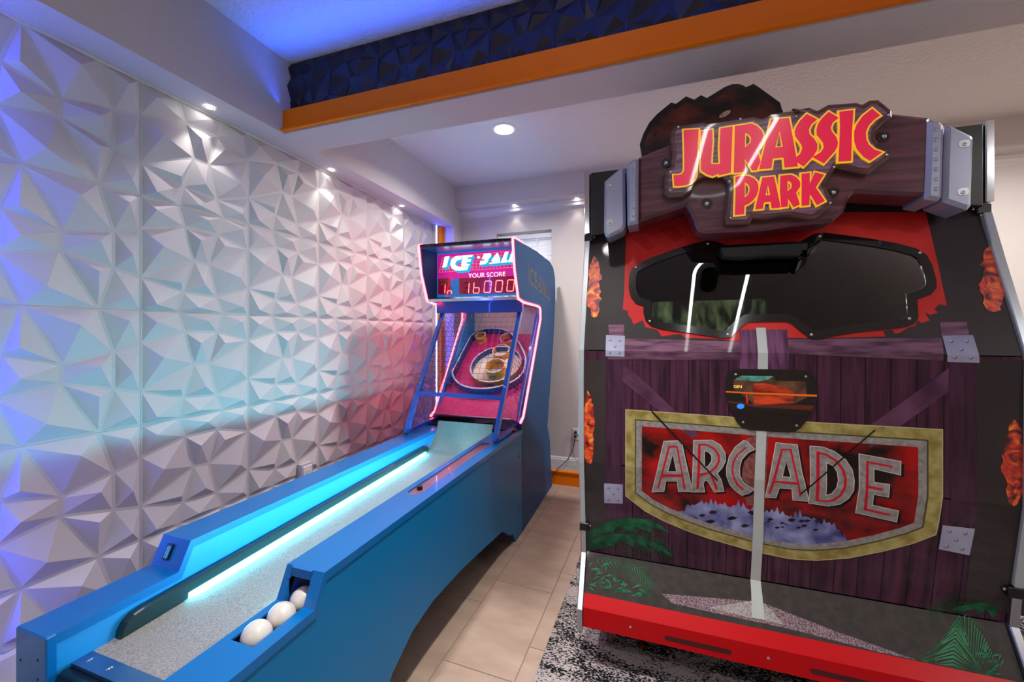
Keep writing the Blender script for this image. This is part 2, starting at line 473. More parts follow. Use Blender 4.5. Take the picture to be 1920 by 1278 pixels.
def can(x, y, label, group=None, r=0.068, power=13, spread=95):
    e = empty('downlight', (x, y, ZC), label, 'downlight', group)
    b = MB(); n = 28
    for i in range(n):
        a0, a1 = 2 * math.pi * i / n, 2 * math.pi * (i + 1) / n
        prof = [(r, -.002), (r * 1.08, -.007), (r * 1.32, -.004), (r * 1.34, 0)]
        for (q0, h0), (q1, h1) in zip(prof[:-1], prof[1:]):
            b.add([(x + q0 * math.cos(a0), y + q0 * math.sin(a0), ZC + h0), (x + q1 * math.cos(a0), y + q1 * math.sin(a0), ZC + h1),
                   (x + q1 * math.cos(a1), y + q1 * math.sin(a1), ZC + h1), (x + q0 * math.cos(a1), y + q0 * math.sin(a1), ZC + h0)], [(0, 1, 2, 3)])
    b.build('bezel', WHITEPL, e, smooth=True)
    MB().sphere((x, y, ZC - .002), r, 28, 10, (1, 1, .30)).build('lens', CANW, e, True)
    L = bpy.data.lights.new('bulb', 'AREA'); L.shape = 'DISK'; L.size = .12; L.energy = power; L.color = (1, .975, .955) if spread > 140 else (1, .96, .90); L.spread = math.radians(spread)
    lo = bpy.data.objects.new('bulb', L); COL.objects.link(lo); lo.parent = e; lo.location = (0, 0, -.024)
    return e
can(-1.025, 2.828, 'round white recessed downlight in the ceiling above the ball-rolling machine', power=24, spread=150)
can(2.35, 2.85, 'added round downlight in the ceiling right of the dinosaur cabinet', power=34, spread=160)  # added out of view to brighten the ceiling behind the beam
can(.42, 3.02, 'added round downlight in the ceiling hidden behind the dinosaur head', power=30, spread=160)  # also added, kept out of sight, for more light behind the beam
CG = 'added fill downlights out of view'
for x, y, lab in ((-.3, 1.05, 'added fill downlight in the ceiling just above the camera'), (-1.0, -2.6, 'added fill downlight in the ceiling by the rear wall'), (2.95, -.6, 'added fill downlight in the ceiling by the right wall')):
    can(x, y, lab, CG, power=13 if y > 0 else 28, spread=80 if y > 0 else 165)  # unseen lamps added as fill for the floor and the fronts

def led(name, x0, x1, y0, y1, z0, z1, m, label):
    e = empty(name, ((x0 + x1) / 2, (y0 + y1) / 2, z0), label, 'LED strip')
    MB().box(x0, x1, y0, y1, z0, z1).build('diode_strip', m, e)
    return e
led('led_strip', XL + .046, XL + .058, PY0 - .022, PY0 - .012, 0.36, ZS - .01, LED_BLUE, 'blue LED strip up the near edge of the faceted panelling')
led('led_strip', XL + .040, XL + .046, PY0 + 6 * P + .022, PY0 + 6 * P + .028, 0.36, ZS - .01, LED_BLUE, 'blue LED strip up the far edge of the faceted panelling')
cove = led('led_strip', SX + .02, 2.9, 1.722, 1.732, 2.60, 2.606, LED_COVE, 'blue LED strip hidden behind the orange fascia, lighting the ceiling')

L = bpy.data.lights.new('cove_light', 'AREA'); L.shape = 'RECTANGLE'; L.size = 4.6; L.size_y = .012; L.energy = 9; L.color = (.012, .085, 1.0); L.spread = math.radians(84)
lo = bpy.data.objects.new('cove_light', L); COL.objects.link(lo); lo.parent = cove
lo.location = Vector((.4, 1.690, 2.676)) - OFF[cove]; lo.rotation_euler = (math.radians(180 + 30), 0, 0)
# ================================================================== THE BALL-ROLLING MACHINE
RX0, RX1 = -1.04, -0.905          # right rail, inner and outer
LX0, LX1 = -1.60, -1.47           # left rail, outer and inner
HX0, HX1 = -1.63, -0.875          # head
ZH, ZL = 0.74, 0.655              # high and low rail top
mach = empty('ball_rolling_machine', (-1.25, 2.2, 0), 'long blue ball-rolling arcade machine with neon-edged score head', 'arcade game')
def lane_z(y):
    pr = [(0.5, .555), (.69, .56), (2.40, .615), (2.47, .628), (2.53, .655), (2.58, .695), (2.62, .745), (2.645, .80)]
    for (y0, z0), (y1, z1) in zip(pr[:-1], pr[1:]):
        if y <= y1: return z0 + (z1 - z0) * (y - y0) / (y1 - y0)
    return pr[-1][1]
under = [(2.66, 0.0), (2.63, .05), (2.60, .085), (2.54, .10), (2.47, .15), (2.40, .19), (2.17, .221), (1.85, .262), (1.563, .278), (1.407, .255), (1.276, .191), (1.20, .10), (1.155, 0.0)]
side = [(.62, 0), (.62, ZL), (.912, ZL), (.95, ZH - .002), (2.80, ZH - .002), (2.80, 0)] + under
for x0, x1 in ((RX1 - .02, RX1), (LX0, LX0 + .02)):
    sp = MB().prism(side, 'X', x0, x1).build('side_panel', BLUE, mach)
    if x1 == RX1:
        for v_ in sp.data.vertices:
            yw = v_.co.y + OFF[sp].y
            if v_.co.x + OFF[sp].x > RX1 - .03 and yw > .95: v_.co.x += .029 * (yw - .95) / 1.85
        for (yy, zz) in ((2.74, .60), (2.74, .56), (2.71, .58), (2.74, .22), (2.74, .18), (2.71, .20), (2.71, .14)):
            MB().sphere((RX1 + .029 * (yy - .95) / 1.85, yy, zz), .006, 10, 6, (.4, 1, 1)).build('bolt', BLACK, sp, True)
# inner walls of the rails
for x0, x1 in ((RX0, RX0 + .012), (LX1 - .012, LX1)):
    MB().prism([(.62, .5), (.62, ZL), (.912, ZL), (.95, ZH), (2.66, ZH), (2.66, .5)], 'X', x0, x1).build('inner_wall', BLUEI, mach)
# rail caps ------------------------------------------------------
cap = [(.612, ZL - .02), (.612, ZL), (.62, ZL + .006), (.908, ZL + .006), (.946, ZH + .006), (2.80, ZH + .006), (2.80, ZH - .02), (.955, ZH - .02), (.918, ZL - .02)]
MB().prism(cap, 'X', LX0 - .004, LX1 + .003).build('rail_cap', BLUEG, mach)
rc = MB()
sx0, sx1 = -1.018, -.942                       # ball trough
rc.prism(cap[:6] + cap[6:], 'X', RX0 - .003, sx0)
rc.prism(cap, 'X', sx1, RX1 + .004)
rc.prism([(.612, ZL - .02), (.612, ZL + .006), (.752, ZL + .006), (.752, ZL - .02)], 'X', sx0, sx1)
hole = rounded(-1.012, -.947, 1.525, 2.385, .03)
rc.prism([(sx0, .937), (sx1, .937), (sx1, 2.80), (sx0, 2.80)][::1], 'Z', ZH + .006, ZH - .02, 0, [hole])
rco = rc.build('rail_cap', BLUEG, mach)
for v_ in rco.data.vertices:
    yw = v_.co.y + OFF[rco].y
    if v_.co.x + OFF[rco].x > RX1 - .002 and yw > .95: v_.co.x += .029 * (yw - .95) / 1.85
MB().box(-1.02, -.94, 1.50, 2.40, ZH - .02, ZH - .002).build('tray_plate', mat('smoked_plate', '#8a5f68', .3, coat=.6), mach)
MB().cyl((-.985, 1.60, ZH - .012), (-.985, 1.60, ZH + .014), .013, 16).build('tray_button', BLACK, mach)
# trough
tr_ = MB()
tr_.box(sx0 - .006, sx1 + .006, .745, 1.2, .60, .612).box(sx0 - .006, sx0, .745, .93, .61, .655).box(sx1, sx1 + .006, .745, .93, .61, .655).box(sx0 - .006, sx0, .93, 1.2, .61, .715).box(sx1, sx1 + .006, .93, 1.2, .61, .715).box(sx0, sx1, .745, .751, .61, .655)
tr_.box(sx0, sx1, 1.19, 1.2, .61, .72)
tr_.build('ball_trough', BLUED, mach)
# front end posts
for x0, x1 in ((LX0 - .006, LX1 + .004), (RX0 - .004, RX1 + .006)):
    ep = MB().cbox(x0, x1, .598, .622, 0.0, ZL + .008, .004).build('end_post', BLUEG, mach)
    for dx, zz in ((.025, .58), (.105, .60), (.105, .55)):
        MB().sphere((x0 + dx, .598, zz), .004, 8, 6, (1, .4, 1)).build('screw', BLACK, ep, True)
# lane
ys = [.69 + i * .1 for i in range(18)] + [2.43, 2.47, 2.50, 2.53, 2.555, 2.58, 2.60, 2.62, 2.635, 2.645]
ys = sorted(set(round(y, 3) for y in ys))
V = []; Fc = []
for y in ys: V += [(LX1, y, lane_z(y)), (RX0, y, lane_z(y))]
for i in range(len(ys) - 1): Fc.append((2 * i, 2 * i + 1, 2 * i + 3, 2 * i + 2))
mk('lane', V, Fc, LANE, mach, True)
MB().box(LX1, RX0, .64, 2.66, .48, .545).build('lane_bed', BLACK, mach)
b = MB(); b.prism([(.648, lane_z(.65) + .004), (.692, lane_z(.69) + .003), (.692, .548), (.648, .545)], 'X', LX1 + .001, RX0 - .001)
fp = b.build('front_plate', STEELB, mach)
for x in (-1.435, -1.35, -1.16, -1.08):
    MB().sphere((x, .670, lane_z(.67) + .004), .009, 14, 6, (.55, 1, .25)).build('screw', CHROME, fp, True)
b = MB(); b.tube([(LX1 + .001, .636, .535), (RX0 - .001, .636, .535)], .022, 18)
b.build('front_bumper', mat('black_rubber', '#15100d', .3, coat=.6), mach, True)
MB().box(LX1, RX0, .62, .66, .05, .53).build('front_board', BLUE, mach)
# cushions and LED bars along the lane
for sgn, xw in ((1, LX1), (-1, RX0)):
    xa = xw; xb = xw + sgn * .026
    pts = []
    for i in range(7):
        t = math.pi * .5 * i / 6
        pts.append((.742 + .05 * (1 - math.sin(t)), lane_z(.75) + .002 + .052 * (1 - math.cos(t)) if False else lane_z(.75) + .054 - .052 * math.cos(math.pi / 2 - t)))
    outl = [(.742, lane_z(.742) + .001), (.746, lane_z(.75) + .022), (.757, lane_z(.76) + .040), (.775, lane_z(.78) + .052), (.80, lane_z(.8) + .056)]
    outl += [(2.40, lane_z(2.40) + .056), (2.44, .668), (2.462, .655), (2.468, .640), (2.462, .63)] + [(2.40, lane_z(2.40) + .0165), (.928, lane_z(.928) + .0165), (.927, lane_z(.927) + .001)]
    MB().prism(outl, 'X', xb, xa, .004).build('lane_cushion', RUBBER, mach)
    l0 = xw + sgn * .004; l1 = xw + sgn * .030
    v = []
    for y in (.930, 2.418):
        for x in (l0, l1):
            for dz in (.001, .0155): v.append((x, y, lane_z(y) + dz))
    mk('led_bar', v, [(0, 1, 3, 2), (4, 6, 7, 5), (0, 4, 5, 1), (2, 3, 7, 6), (0, 2, 6, 4), (1, 5, 7, 3)], LED_CYAN if sgn > 0 else LED_CYAN2, mach)
# coin counter on the left step
cc = MB()
n_ = Vector((0, -(ZH - ZL), .038)).normalized(); t_ = Vector((0, .038, ZH - ZL)).normalized()
c0 = Vector((-1.545, .929, .6975 + .006))
def step_box(w, h, d0, d1):
    v = []
    for d in (d0, d1):
        for sx, sy in ((-1, -1), (1, -1), (1, 1), (-1, 1)): v.append(c0 + Vector((sx * w, 0, 0)) + t_ * (sy * h) + n_ * d)
    return v, [(3, 2, 1, 0), (4, 5, 6, 7), (0, 1, 5, 4), (1, 2, 6, 5), (2, 3, 7, 6), (3, 0, 4, 7)]
cnt = mk('coin_counter', *step_box(.013, .024, .0, .008), BLACK, mach)
mk('counter_face', *step_box(.008, .018, .008, .0085), mat('counter_lcd', '#3aa7b5', .3, emit='#3aa7b5', estr=.25), cnt)
for k in range(5):
    v, f = text_mesh('0', .011)
    mk('digit', [c0 + t_ * (.014 - k * .007 + 0 * a) + Vector((a, 0, 0)) + t_ * b2 + n_ * .0088 for a, b2, _ in v], f, BLACK, cnt)

# ---------------- head
HP = [(2.628, 2.088), (3.19, 2.107), (3.66, 2.098), (3.80, 2.06), (3.87, 1.98), (3.89, 1.823), (3.80, 1.357), (3.56, .60), (3.66, .44), (3.745, .0),
      (2.80, 0), (2.79, .784), (2.865, .816), (3.187, 1.285), (3.365, 1.559), (3.365, 1.641), (3.34, 1.664), (3.266, 1.675), (2.865, 1.680), (2.744, 1.697), (2.663, 1.883)]
for x0, x1 in ((HX1 - .02, HX1), (HX0, HX0 + .02)):
    hs = MB().prism(HP, 'X', x0, x1).build('head_side', mat('head_laminate', '#1d4b7c', .5, spec=.2), mach)
    if x1 == HX1:
        GHOST = mat('worn_print', '#5f565a', .6)
        text('side_lettering', 'ICE-BALL', .19, GHOST, hs, lambda a, b_: (HX1 + .0012, 3.30 + a * .95, 1.84 + b_ - a * .12), .004)
    # neon edge
    xc = (x0 + x1) / 2
    path = [(2.86, 2.104), (2.64, 2.098), (2.618, 2.088), (2.616, 2.075), (2.653, 1.880), (2.732, 1.70), (2.745, 1.685), (2.865, 1.669), (3.266, 1.664), (3.335, 1.654), (3.353, 1.638), (3.354, 1.559), (3.177, 1.291), (2.856, .823), (2.79, .795)]
    MB().tube([(xc, y, z) for y, z in path], .0085, 10).build('neon_tube', NEON, mach, True)
HEADB = mat('head_blue', '#1f6fb4', .3, coat=.5)
MB().prism([(2.63, 2.07), (2.63, 2.088), (3.19, 2.107), (3.66, 2.098), (3.66, 2.08), (3.19, 2.09)], 'X', HX0 + .02, HX1 - .02).build('head_roof', HEADB, mach)
MB().cbox(HX0 + .02, HX1 - .02, 2.612, 2.640, 2.072, 2.094, .003).build('roof_edge', mat('speckled_edge', '#4a4348', .35, metal=.6, color2='#1a181c', nscale=60), mach)
MB().prism([(2.740, 1.680), (2.736, 1.700), (2.752, 1.712), (2.885, 1.722), (2.885, 1.690)], 'X', HX0 + .02, HX1 - .02).build('chrome_ledge', CHROME, mach)
MB().prism([(2.865, 1.665), (2.865, 1.69), (3.36, 1.685), (3.36, 1.665)], 'X', HX0 + .02, HX1 - .02).build('head_floor', BLUED, mach)
MB().box(HX0 + .02, HX1 - .02, 2.905, 3.60, 1.70, 2.09).build('head_case', HEADB, mach)
MB().box(HX0 + .02, HX1 - .02, 2.862, 2.905, 1.60, 1.672).build('cage_header', BLUED, mach)
# marquee board ---------------------------------------------------
MY = 2.87
def mq(pts, S=8.52, rx=780, ry=430): return [(q[0], q[2]) for q in (onY(p, MY) for p in K(rx, ry, S, pts))]
board = MB().box(HX0 + .02, HX1 - .02, MY + .003, 2.905, 1.715, 2.085).build('marquee', mat('marquee_blue', '#1277bd', .25, emit='#1277bd', estr=.5), mach)
def flat(name, poly, m, parent, off, holes=(), plane='Y', at=MY):
    lp = [list(poly)] + [list(h) for h in holes]
    allp = [q for l in lp for q in l]
    tris = tessellate_polygon([[Vector((q[0], q[1], 0)) for q in l] for l in lp])
    V = [(q[0], at - off, q[1]) for q in allp]
    o = mk(name, V, [tuple(t) for t in tris], m, parent)
    bm = bmesh.new(); bm.from_mesh(o.data)
    for f in bm.faces:
        if f.normal.y > 0: f.normal_flip()
    bm.to_mesh(o.data); bm.free()
    return o
xa_, xb_ = HX0 + .025, HX1 - .025
MAG = mat('marquee_magenta', '#c81b8f', .25, emit='#c81b8f', estr=.55)
flat('magenta_band', [(xa_, 1.865), (xb_, 1.872), (xb_, 2.070), (xa_, 2.066)], MAG, board, -.001)
YEL = mat('marquee_yellow', '#e3a13a', .3, emit='#e3a13a', estr=.5)
CYANM = mat('marquee_cyan', '#12b4d8', .3, emit='#12b4d8', estr=.6)
WHM = mat('marquee_white', '#f4fbff', .3, emit='#f4fbff', estr=.8)
g0 = mq([(420, 455), (1640, 330), (1640, 600), (370, 685)])
gb = MB()
def lerp(a, b_, t): return (a[0] + (b_[0] - a[0]) * t, a[1] + (b_[1] - a[1]) * t)
def bar(p, q, w_):
    dx, dz = q[0] - p[0], q[1] - p[1]; L = math.hypot(dx, dz); nx, nz = -dz / L * w_, dx / L * w_
    gb.add([(p[0] + nx, MY - .0008, p[1] + nz), (q[0] + nx, MY - .0008, q[1] + nz), (q[0] - nx, MY - .0008, q[1] - nz), (p[0] - nx, MY - .0008, p[1] - nz)], [(0, 1, 2, 3)])
for k in range(6): bar(lerp(g0[0], g0[3], k / 5), lerp(g0[1], g0[2], k / 5), .0014)
for k in range(24): bar(lerp(g0[0], g0[1], k / 23), lerp(g0[3], g0[2], k / 23), .0012)
gb.build('grid_lines', YEL, board)
LET = {
 'I': [(462, 435), (535, 425), (490, 600), (420, 610)],
 'C': [(738, 420), (640, 425), (575, 470), (548, 550), (570, 615), (630, 655), (700, 660), (820, 645), (842, 590), (700, 598), (640, 580), (625, 545), (650, 500), (720, 478)],
 'E': [(745, 415), (910, 402), (900, 440), (832, 447), (825, 475), (885, 470), (872, 515), (815, 522), (806, 552), (862, 548), (850, 580), (722, 588)],
 'B': [(1085, 388), (1170, 378), (1205, 395), (1195, 440), (1160, 470), (1150, 520), (1110, 552), (1015, 565), (1032, 505), (1090, 498), (1105, 470), (1050, 478)],
 'A': [(1290, 378), (1310, 376), (1345, 480), (1340, 535), (1165, 552), (1180, 530), (1240, 520), (1200, 500)],
 'L': [(1425, 360), (1480, 355), (1440, 490), (1470, 487), (1455, 525), (1350, 535)],
 'LL': [(1535, 350), (1590, 345), (1555, 480), (1640, 470), (1630, 512), (1470, 525)],
}
for k, pts in LET.items():
    p0 = mq(pts); sh = mq([(x + 34, y + 38) for x, y in pts])
    # slanted drop shade: hull of letter and its shifted copy, as stacked copies
    for s in (1.0, .66, .33):
        flat('letter_shade', [lerp(a, c, s) for a, c in zip(p0, sh)], CYANM, board, .0012 + .0001 * s)
    flat('letter', p0, WHM, board, .0022)
flat('hyphen_dot', [(q[0], q[1]) for q in mq([(1000 + 22 * math.cos(t * .524), 445 + 22 * math.sin(t * .524)) for t in range(12)])], WHM, board, .0022)
cxs = mq([(1130, 725)])[0]
text('score_lettering', 'YOUR SCORE', .050, WHM, board, lambda a, b_: (cxs[0] + a, MY - .001, cxs[1] + b_ - .002))
for px in (860, 1408):
    flat('green_arrow', mq([(px - 17, 683 if px > 1000 else 715), (px + 17, 680 if px > 1000 else 713), (px, 725 if px > 1000 else 755)]), mat('marquee_green', '#9fd020', .3, emit='#9fd020', estr=.6), board, .001)
RED = mat('display_red', '#7c0324', .2, coat=.6, emit='#9a0030', estr=.35)
SEG = glow('segment_red', (1.0, .16, .17), 3.2)
SEGO = mat('segment_dim', '#9c0c34', .3)
d1 = flat('balls_window', mq([(355, 790), (550, 785), (550, 1040), (352, 1040)]), RED, board, .001)
d2 = flat('score_window', mq([(690, 780), (1620, 735), (1640, 1010), (690, 1035)]), RED, board, .001)
cb = mq([(455, 842)])[0]
text('balls_lettering', 'BALLS\nLEFT', .030, mat('marquee_olive', '#8d7b1f', .4), board, lambda a, b_: (cb[0] + a, MY - .002, cb[1] + b_ + .005), .001)
SEGS = {'0': 'abcdef', '1': 'bc', '6': 'acdefg', '8': 'abcdefg', 'b': 'cdefg', 'r': 'eg', 'n': 'ceg'}
def digit(ch, px0, py0, wpx, hpx, parent):
    def Q(u, v): return mq([(px0 + u * wpx + (1 - v) * wpx * .18, py0 + v * hpx)])[0]
    seg = {'a': ((0, 0), (1, 0)), 'b': ((1, 0), (1, .5)), 'c': ((1, .5), (1, 1)), 'd': ((0, 1), (1, 1)), 'e': ((0, .5), (0, 1)), 'f': ((0, 0), (0, .5)), 'g': ((0, .5), (1, .5))}
    for s, ((u0, v0), (u1, v1)) in seg.items():
        p, q = Q(u0, v0), Q(u1, v1); on = s in SEGS.get(ch, '')
        p, q = lerp(p, q, .06), lerp(p, q, .94)
        dx, dz = q[0] - p[0], q[1] - p[1]; L = math.hypot(dx, dz); w_ = .0032; nx, nz = -dz / L * w_, dx / L * w_
        mk('segment', [(p[0] + nx, MY - (.0022 if on else .0016), p[1] + nz), (q[0] + nx, MY - (.0022 if on else .0016), q[1] + nz), (q[0] - nx, MY - (.0022 if on else .0016), q[1] - nz), (p[0] - nx, MY - (.0022 if on else .0016), p[1] - nz)], [(0, 1, 2, 3)], SEG if on else SEGO, parent)
D2 = empty; 
for i, ch in enumerate(' 16000'):
    if ch == ' ': digit(' ', 745, 850, 70, 165, board)
    elif i == 1: digit('1', 770, 850, 70, 170, board)
    elif i == 2: digit('6' if False else 'b', 915, 845, 90, 170, board); digit('r', 915, 845, 90, 170, board) if False else None
    else: digit('0', [1085, 1265, 1450][i - 3], [825, 815, 805][i - 3], 105, 180, board)
digit('1', 400, 875, 60, 145, board); digit('b' if False else 'n', 505, 930, 60, 100, board)
# ---------------- target board
TB0, TB1 = (2.78, .815), (3.55, 1.43)
tl_ = math.hypot(TB1[0] - TB0[0], TB1[1] - TB0[1]); ty, tz = (TB1[0] - TB0[0]) / tl_, (TB1[1] - TB0[1]) / tl_
TN = Vector((0, -tz, ty))
IX0, IX1 = HX0 + .045, HX1 - .045
def onT(p, h=0.0):
    v = ray(p); y0 = TB0[0] - tz * h; z0 = TB0[1] + ty * h
    t = (ty * (H - z0) + tz * y0) / (tz * v[1] - ty * v[2])
    q = Vector((t * v[0], t * v[1], H + t * v[2])); return q.x, (q.y - y0) * ty + (q.z - z0) * tz
def TP(x, s, h=0.0): return (x, TB0[0] + ty * s - tz * h, TB0[1] + tz * s + ty * h)
PINK = mat('board_pink', '#c91e63', .45, color2='#d8327a', nscale=30)
CREAM = mat('board_cream', '#e2d8c4', .5)
NAVY = mat('ring_navy', '#23407f', .4)
YELR = mat('ring_yellow', '#d6a313', .4)
RIM = mat('ring_rim', '#b9c9e6', .35)
tb = mk('target_board', [TP(IX0, 0), TP(IX1, 0), TP(IX1, tl_), TP(IX0, tl_), TP(IX0, 0, -.02), TP(IX1, 0, -.02), TP(IX1, tl_, -.02), TP(IX0, tl_, -.02)],
        [(0, 1, 2, 3), (7, 6, 5, 4), (0, 4, 5, 1), (1, 5, 6, 2), (2, 6, 7, 3), (3, 7, 4, 0)], PINK, mach)
MB().tube([TP(IX0, -.004, .004), TP(IX1, -.004, .004)], .006, 8).build('board_edge', STEEL, mach, True)
MB().box(IX0, IX1, 3.55, 3.565, 1.40, 1.70).build('back_net_board', mat('net_board', '#c4c2ba', .6), mach)
# inner side walls
for x0, x1 in ((HX0 + .02, IX0), (IX1, HX1 - .02)):
    MB().prism([(2.80, .80), (2.87, .82), (3.19, 1.285), (3.37, 1.56), (3.37, 1.665), (3.57, 1.665), (3.57, 1.43), (2.83, .80)], 'X', x0, x1).build('inner_side', BLUEI, mach)
MB().box(HX0 + .02, HX1 - .02, 2.70, 3.60, .45, .76).build('ball_return_box', BLACK, mach)
MB().box(-1.19, -1.08, 2.685, 2.73, .775, .80).build('ball_sensor', BLACK, mach)
def ring_loop(outline, h, thick, name, mout, parent, label=None, min_=None):
    """outline: closed (x,s) loop on the board"""
    inn = inset(outline, thick); n = len(outline); V = []; Fs = []
    for l, hh in ((outline, 0), (outline, h), (inn, h), (inn, 0)):
        V += [TP(x, s, hh) for x, s in l]
    for k in range(3):
        for i in range(n):
            j = (i + 1) % n; Fs.append((k * n + i, k * n + j, k * n + n + j, k * n + n + i))
    o = mk(name, V, Fs, mout, parent, label=label)
    if min_ is not None:
        o.data.materials.append(min_)
        for k, p_ in enumerate(o.data.polygons): p_.material_index = 1 if k >= 2 * n else 0
    V2 = [TP(x, s, h + .001) for x, s in inset(outline, -.001)] + [TP(x, s, h + .001) for x, s in inset(outline, thick + .001)]
    mk('rim', V2, [(i, (i + 1) % n, n + (i + 1) % n, n + i) for i in range(n)], RIM, o)
    return o
def circ(c, r, n=32): return [(c[0] + r * math.cos(2 * math.pi * i / n), c[1] + r * math.sin(2 * math.pi * i / n)) for i in range(n)]
k8 = lambda pts: K(740, 620, 5.325, pts)
egg = [onT(p) for p in k8([(600, 330), (580, 440), (600, 520), (660, 590), (760, 630), (900, 640), (1040, 625), (1180, 580), (1290, 500), (1330, 400), (1330, 300), (1250, 150), (1150, 40), (960, 20), (840, 50), (740, 130), (650, 230)])]
egg = [(min(max(x, IX0 + .01), IX1 - .01), s) for x, s in smooth_poly(egg, 1)]
ring_loop(egg, .065, .012, 'outer_rail', NAVY, tb)
c1 = onT(k8([(1007, 325)])[0], .055); r1 = .22
V = [TP(x, s, .002) for x, s in circ(c1, r1 - .004)]; mk('ring_floor', V, [tuple(range(len(V)))], CREAM, tb)
ring_loop(circ(c1, r1), .055, .010, 'score_ring', YELR, tb, None, NAVY)
def rtext(body, c, r, hh, size=.030):
    v, f = text_mesh(body, size, .0012)
    out = []
    for a, b_, _ in v:
        th = -math.pi / 2 + a / r
        out.append(TP(c[0] + (r + .0012) * math.cos(th), c[1] + (r + .0012) * math.sin(th), hh + b_))
    mk('ring_number', out, f, NAVY, tb)
rtext('1,000', c1, r1, .026, .042)
for pt, r, hgt, body in (((1000, 345), .085, .085, '2,000'), ((1060, 190), .076, .06, '4,000'), ((1125, 65), .070, .055, '5,000'), ((855, 40), .052, .065, '10,000')):
    c = onT(k8([pt])[0], hgt); ring_loop(circ(c, r, 28), hgt, .006, 'score_ring', YELR, tb)
    rtext(body, c, r, hgt * .5, .026)
    vv, ff = text_mesh(body.replace('2', '3') if body[0] == '2' else body, .026, .001)
    mk('ring_number', [TP(c[0] + (r - .0075) * math.sin(a / (r - .0075)), c[1] + (r - .0075) * math.cos(a / (r - .0075)), hgt * .5 + b_) for a, b_, _ in vv], ff, NAVY, tb)
# ---------------- cage
CB, CT = (2.395, .755), (2.955, 1.655)
def CP(x, t): return (x, CB[0] + (CT[0] - CB[0]) * t, CB[1] + (CT[1] - CB[1]) * t)
def beam_bar(p, q, w_, d_, name, m=BLUED, parent=mach, nrm=Vector((0, -.85, .53))):
    p, q = Vector(p), Vector(q); d = (q - p).normalized(); a = d.cross(nrm).normalized() * w_; n2 = a.cross(d).normalized() * d_
    v = [p + a + n2, p - a + n2, p - a - n2, p + a - n2, q + a + n2, q - a + n2, q - a - n2, q + a - n2]
    return mk(name, v, [(0, 1, 2, 3), (7, 6, 5, 4), (0, 4, 5, 1), (1, 5, 6, 2), (2, 6, 7, 3), (3, 7, 4, 0)], m, parent)
BLUEP = mat('post_blue', '#1457b8', .3, coat=.6)
GX0, GX1 = -1.585, -.930
for x in (GX0, GX1):
    po = beam_bar(CP(x, 0), CP(x, 1), .014, .014, 'cage_post', BLUEP)
    for t in (.35,):
        q = Vector(CP(x, t)) + Vector((0, -.85, .53)) * .015; MB().sphere(q, .011, 12, 8, (1, .6, .6)).build('bolt', STEEL, po, True)
beam_bar(CP(GX0, .28), CP(GX1, .28), .012, .010, 'cage_crossbar', BLUEP, nrm=Vector((0, -.85, .53)))
beam_bar(CP(GX0, .985), CP(GX1, .985), .012, .010, 'cage_crossbar', BLUEP)
WIRE = mat('wire_blue', '#1c3f8c', .35)
mb = MB()
nx = 15
for i in range(1, nx):
    x = GX0 + (GX1 - GX0) * i / nx; mb.tube([CP(x, .28), CP(x, .98)], .0013, 4)
for k in range(1, 17):
    t = .28 + .70 * k / 17; mb.tube([CP(GX0, t), CP(GX1, t)], .0013, 4)
tag(mb.build('wire_mesh', WIRE, mach), kind='stuff')
# side meshes
def inpoly(p, poly):
    c = False
    for i in range(len(poly)):
        a, b_ = poly[i - 1], poly[i]
        if (a[1] > p[1]) != (b_[1] > p[1]) and p[0] < (b_[0] - a[0]) * (p[1] - a[1]) / (b_[1] - a[1]) + a[0]: c = not c
    return c
SM = [(2.42, .77), (2.955, 1.63), (3.26, 1.665), (3.355, 1.56), (3.18, 1.29), (2.85, .82), (2.79, .77)]
for x in (GX0, GX1 + .012):
    mb = MB()
    for fam in (0, 1):
        dirv = Vector((.53, .85)) if fam == 0 else Vector((.85, -.35)).normalized()
        nv = Vector((-dirv.y, dirv.x))
        for k in range(-60, 60):
            base = Vector((2.9, 1.2)) + nv * (k * .034); seg = None; st = None
            for j in range(-200, 201):
                q = base + dirv * (j * .006); ins = inpoly(q, SM)
                if ins and st is None: st = q
                if (not ins or j == 200) and st is not None:
                    if (q - st).length > .02: mb.tube([(x, st.x, st.y), (x, q.x, q.y)], .0013, 4)
                    st = None
    tag(mb.build('side_mesh', WIRE, mach), kind='stuff')
    mb2 = MB()
    for i in range(len(SM)):
        pass
    beam_bar((x, 2.80, .79), (x, 3.36, 1.60), .010, .008, 'cage_stay', BLUEP)
    beam_bar((x, 2.40, .765), (x, 2.82, .775), .012, .012, 'cage_sill', BLUED, nrm=Vector((0, 0, 1)))

bl_ = MB().cbox(-1.50, -1.00, 3.00, 3.04, 1.640, 1.664, .004).build('board_lamp', WHITEPL, mach)
MB().box(-1.49, -1.01, 3.005, 3.035, 1.637, 1.640).build('lamp_lens', glow('board_led', (1, .93, .85), 28), bl_)
# ---------------- balls
BG = 'white balls in the machine trough'
for (y, lab) in ((.793, 'ivory ball at the front end of the machine trough, nearest the camera'), (.869, 'ivory ball between the front ball and the ball in the slot opening'),
                 (.945, 'ivory ball lying in the sloped slot opening of the trough'), (1.021, 'ivory ball mostly hidden inside the trough tunnel')):
    e = MB().sphere((0, 0, 0), .0375, 32, 20).build('game_ball', BALL, None, True)
    e.location = (-.98, y, .6125 + .0375); tag(e, lab, 'ball', BG)

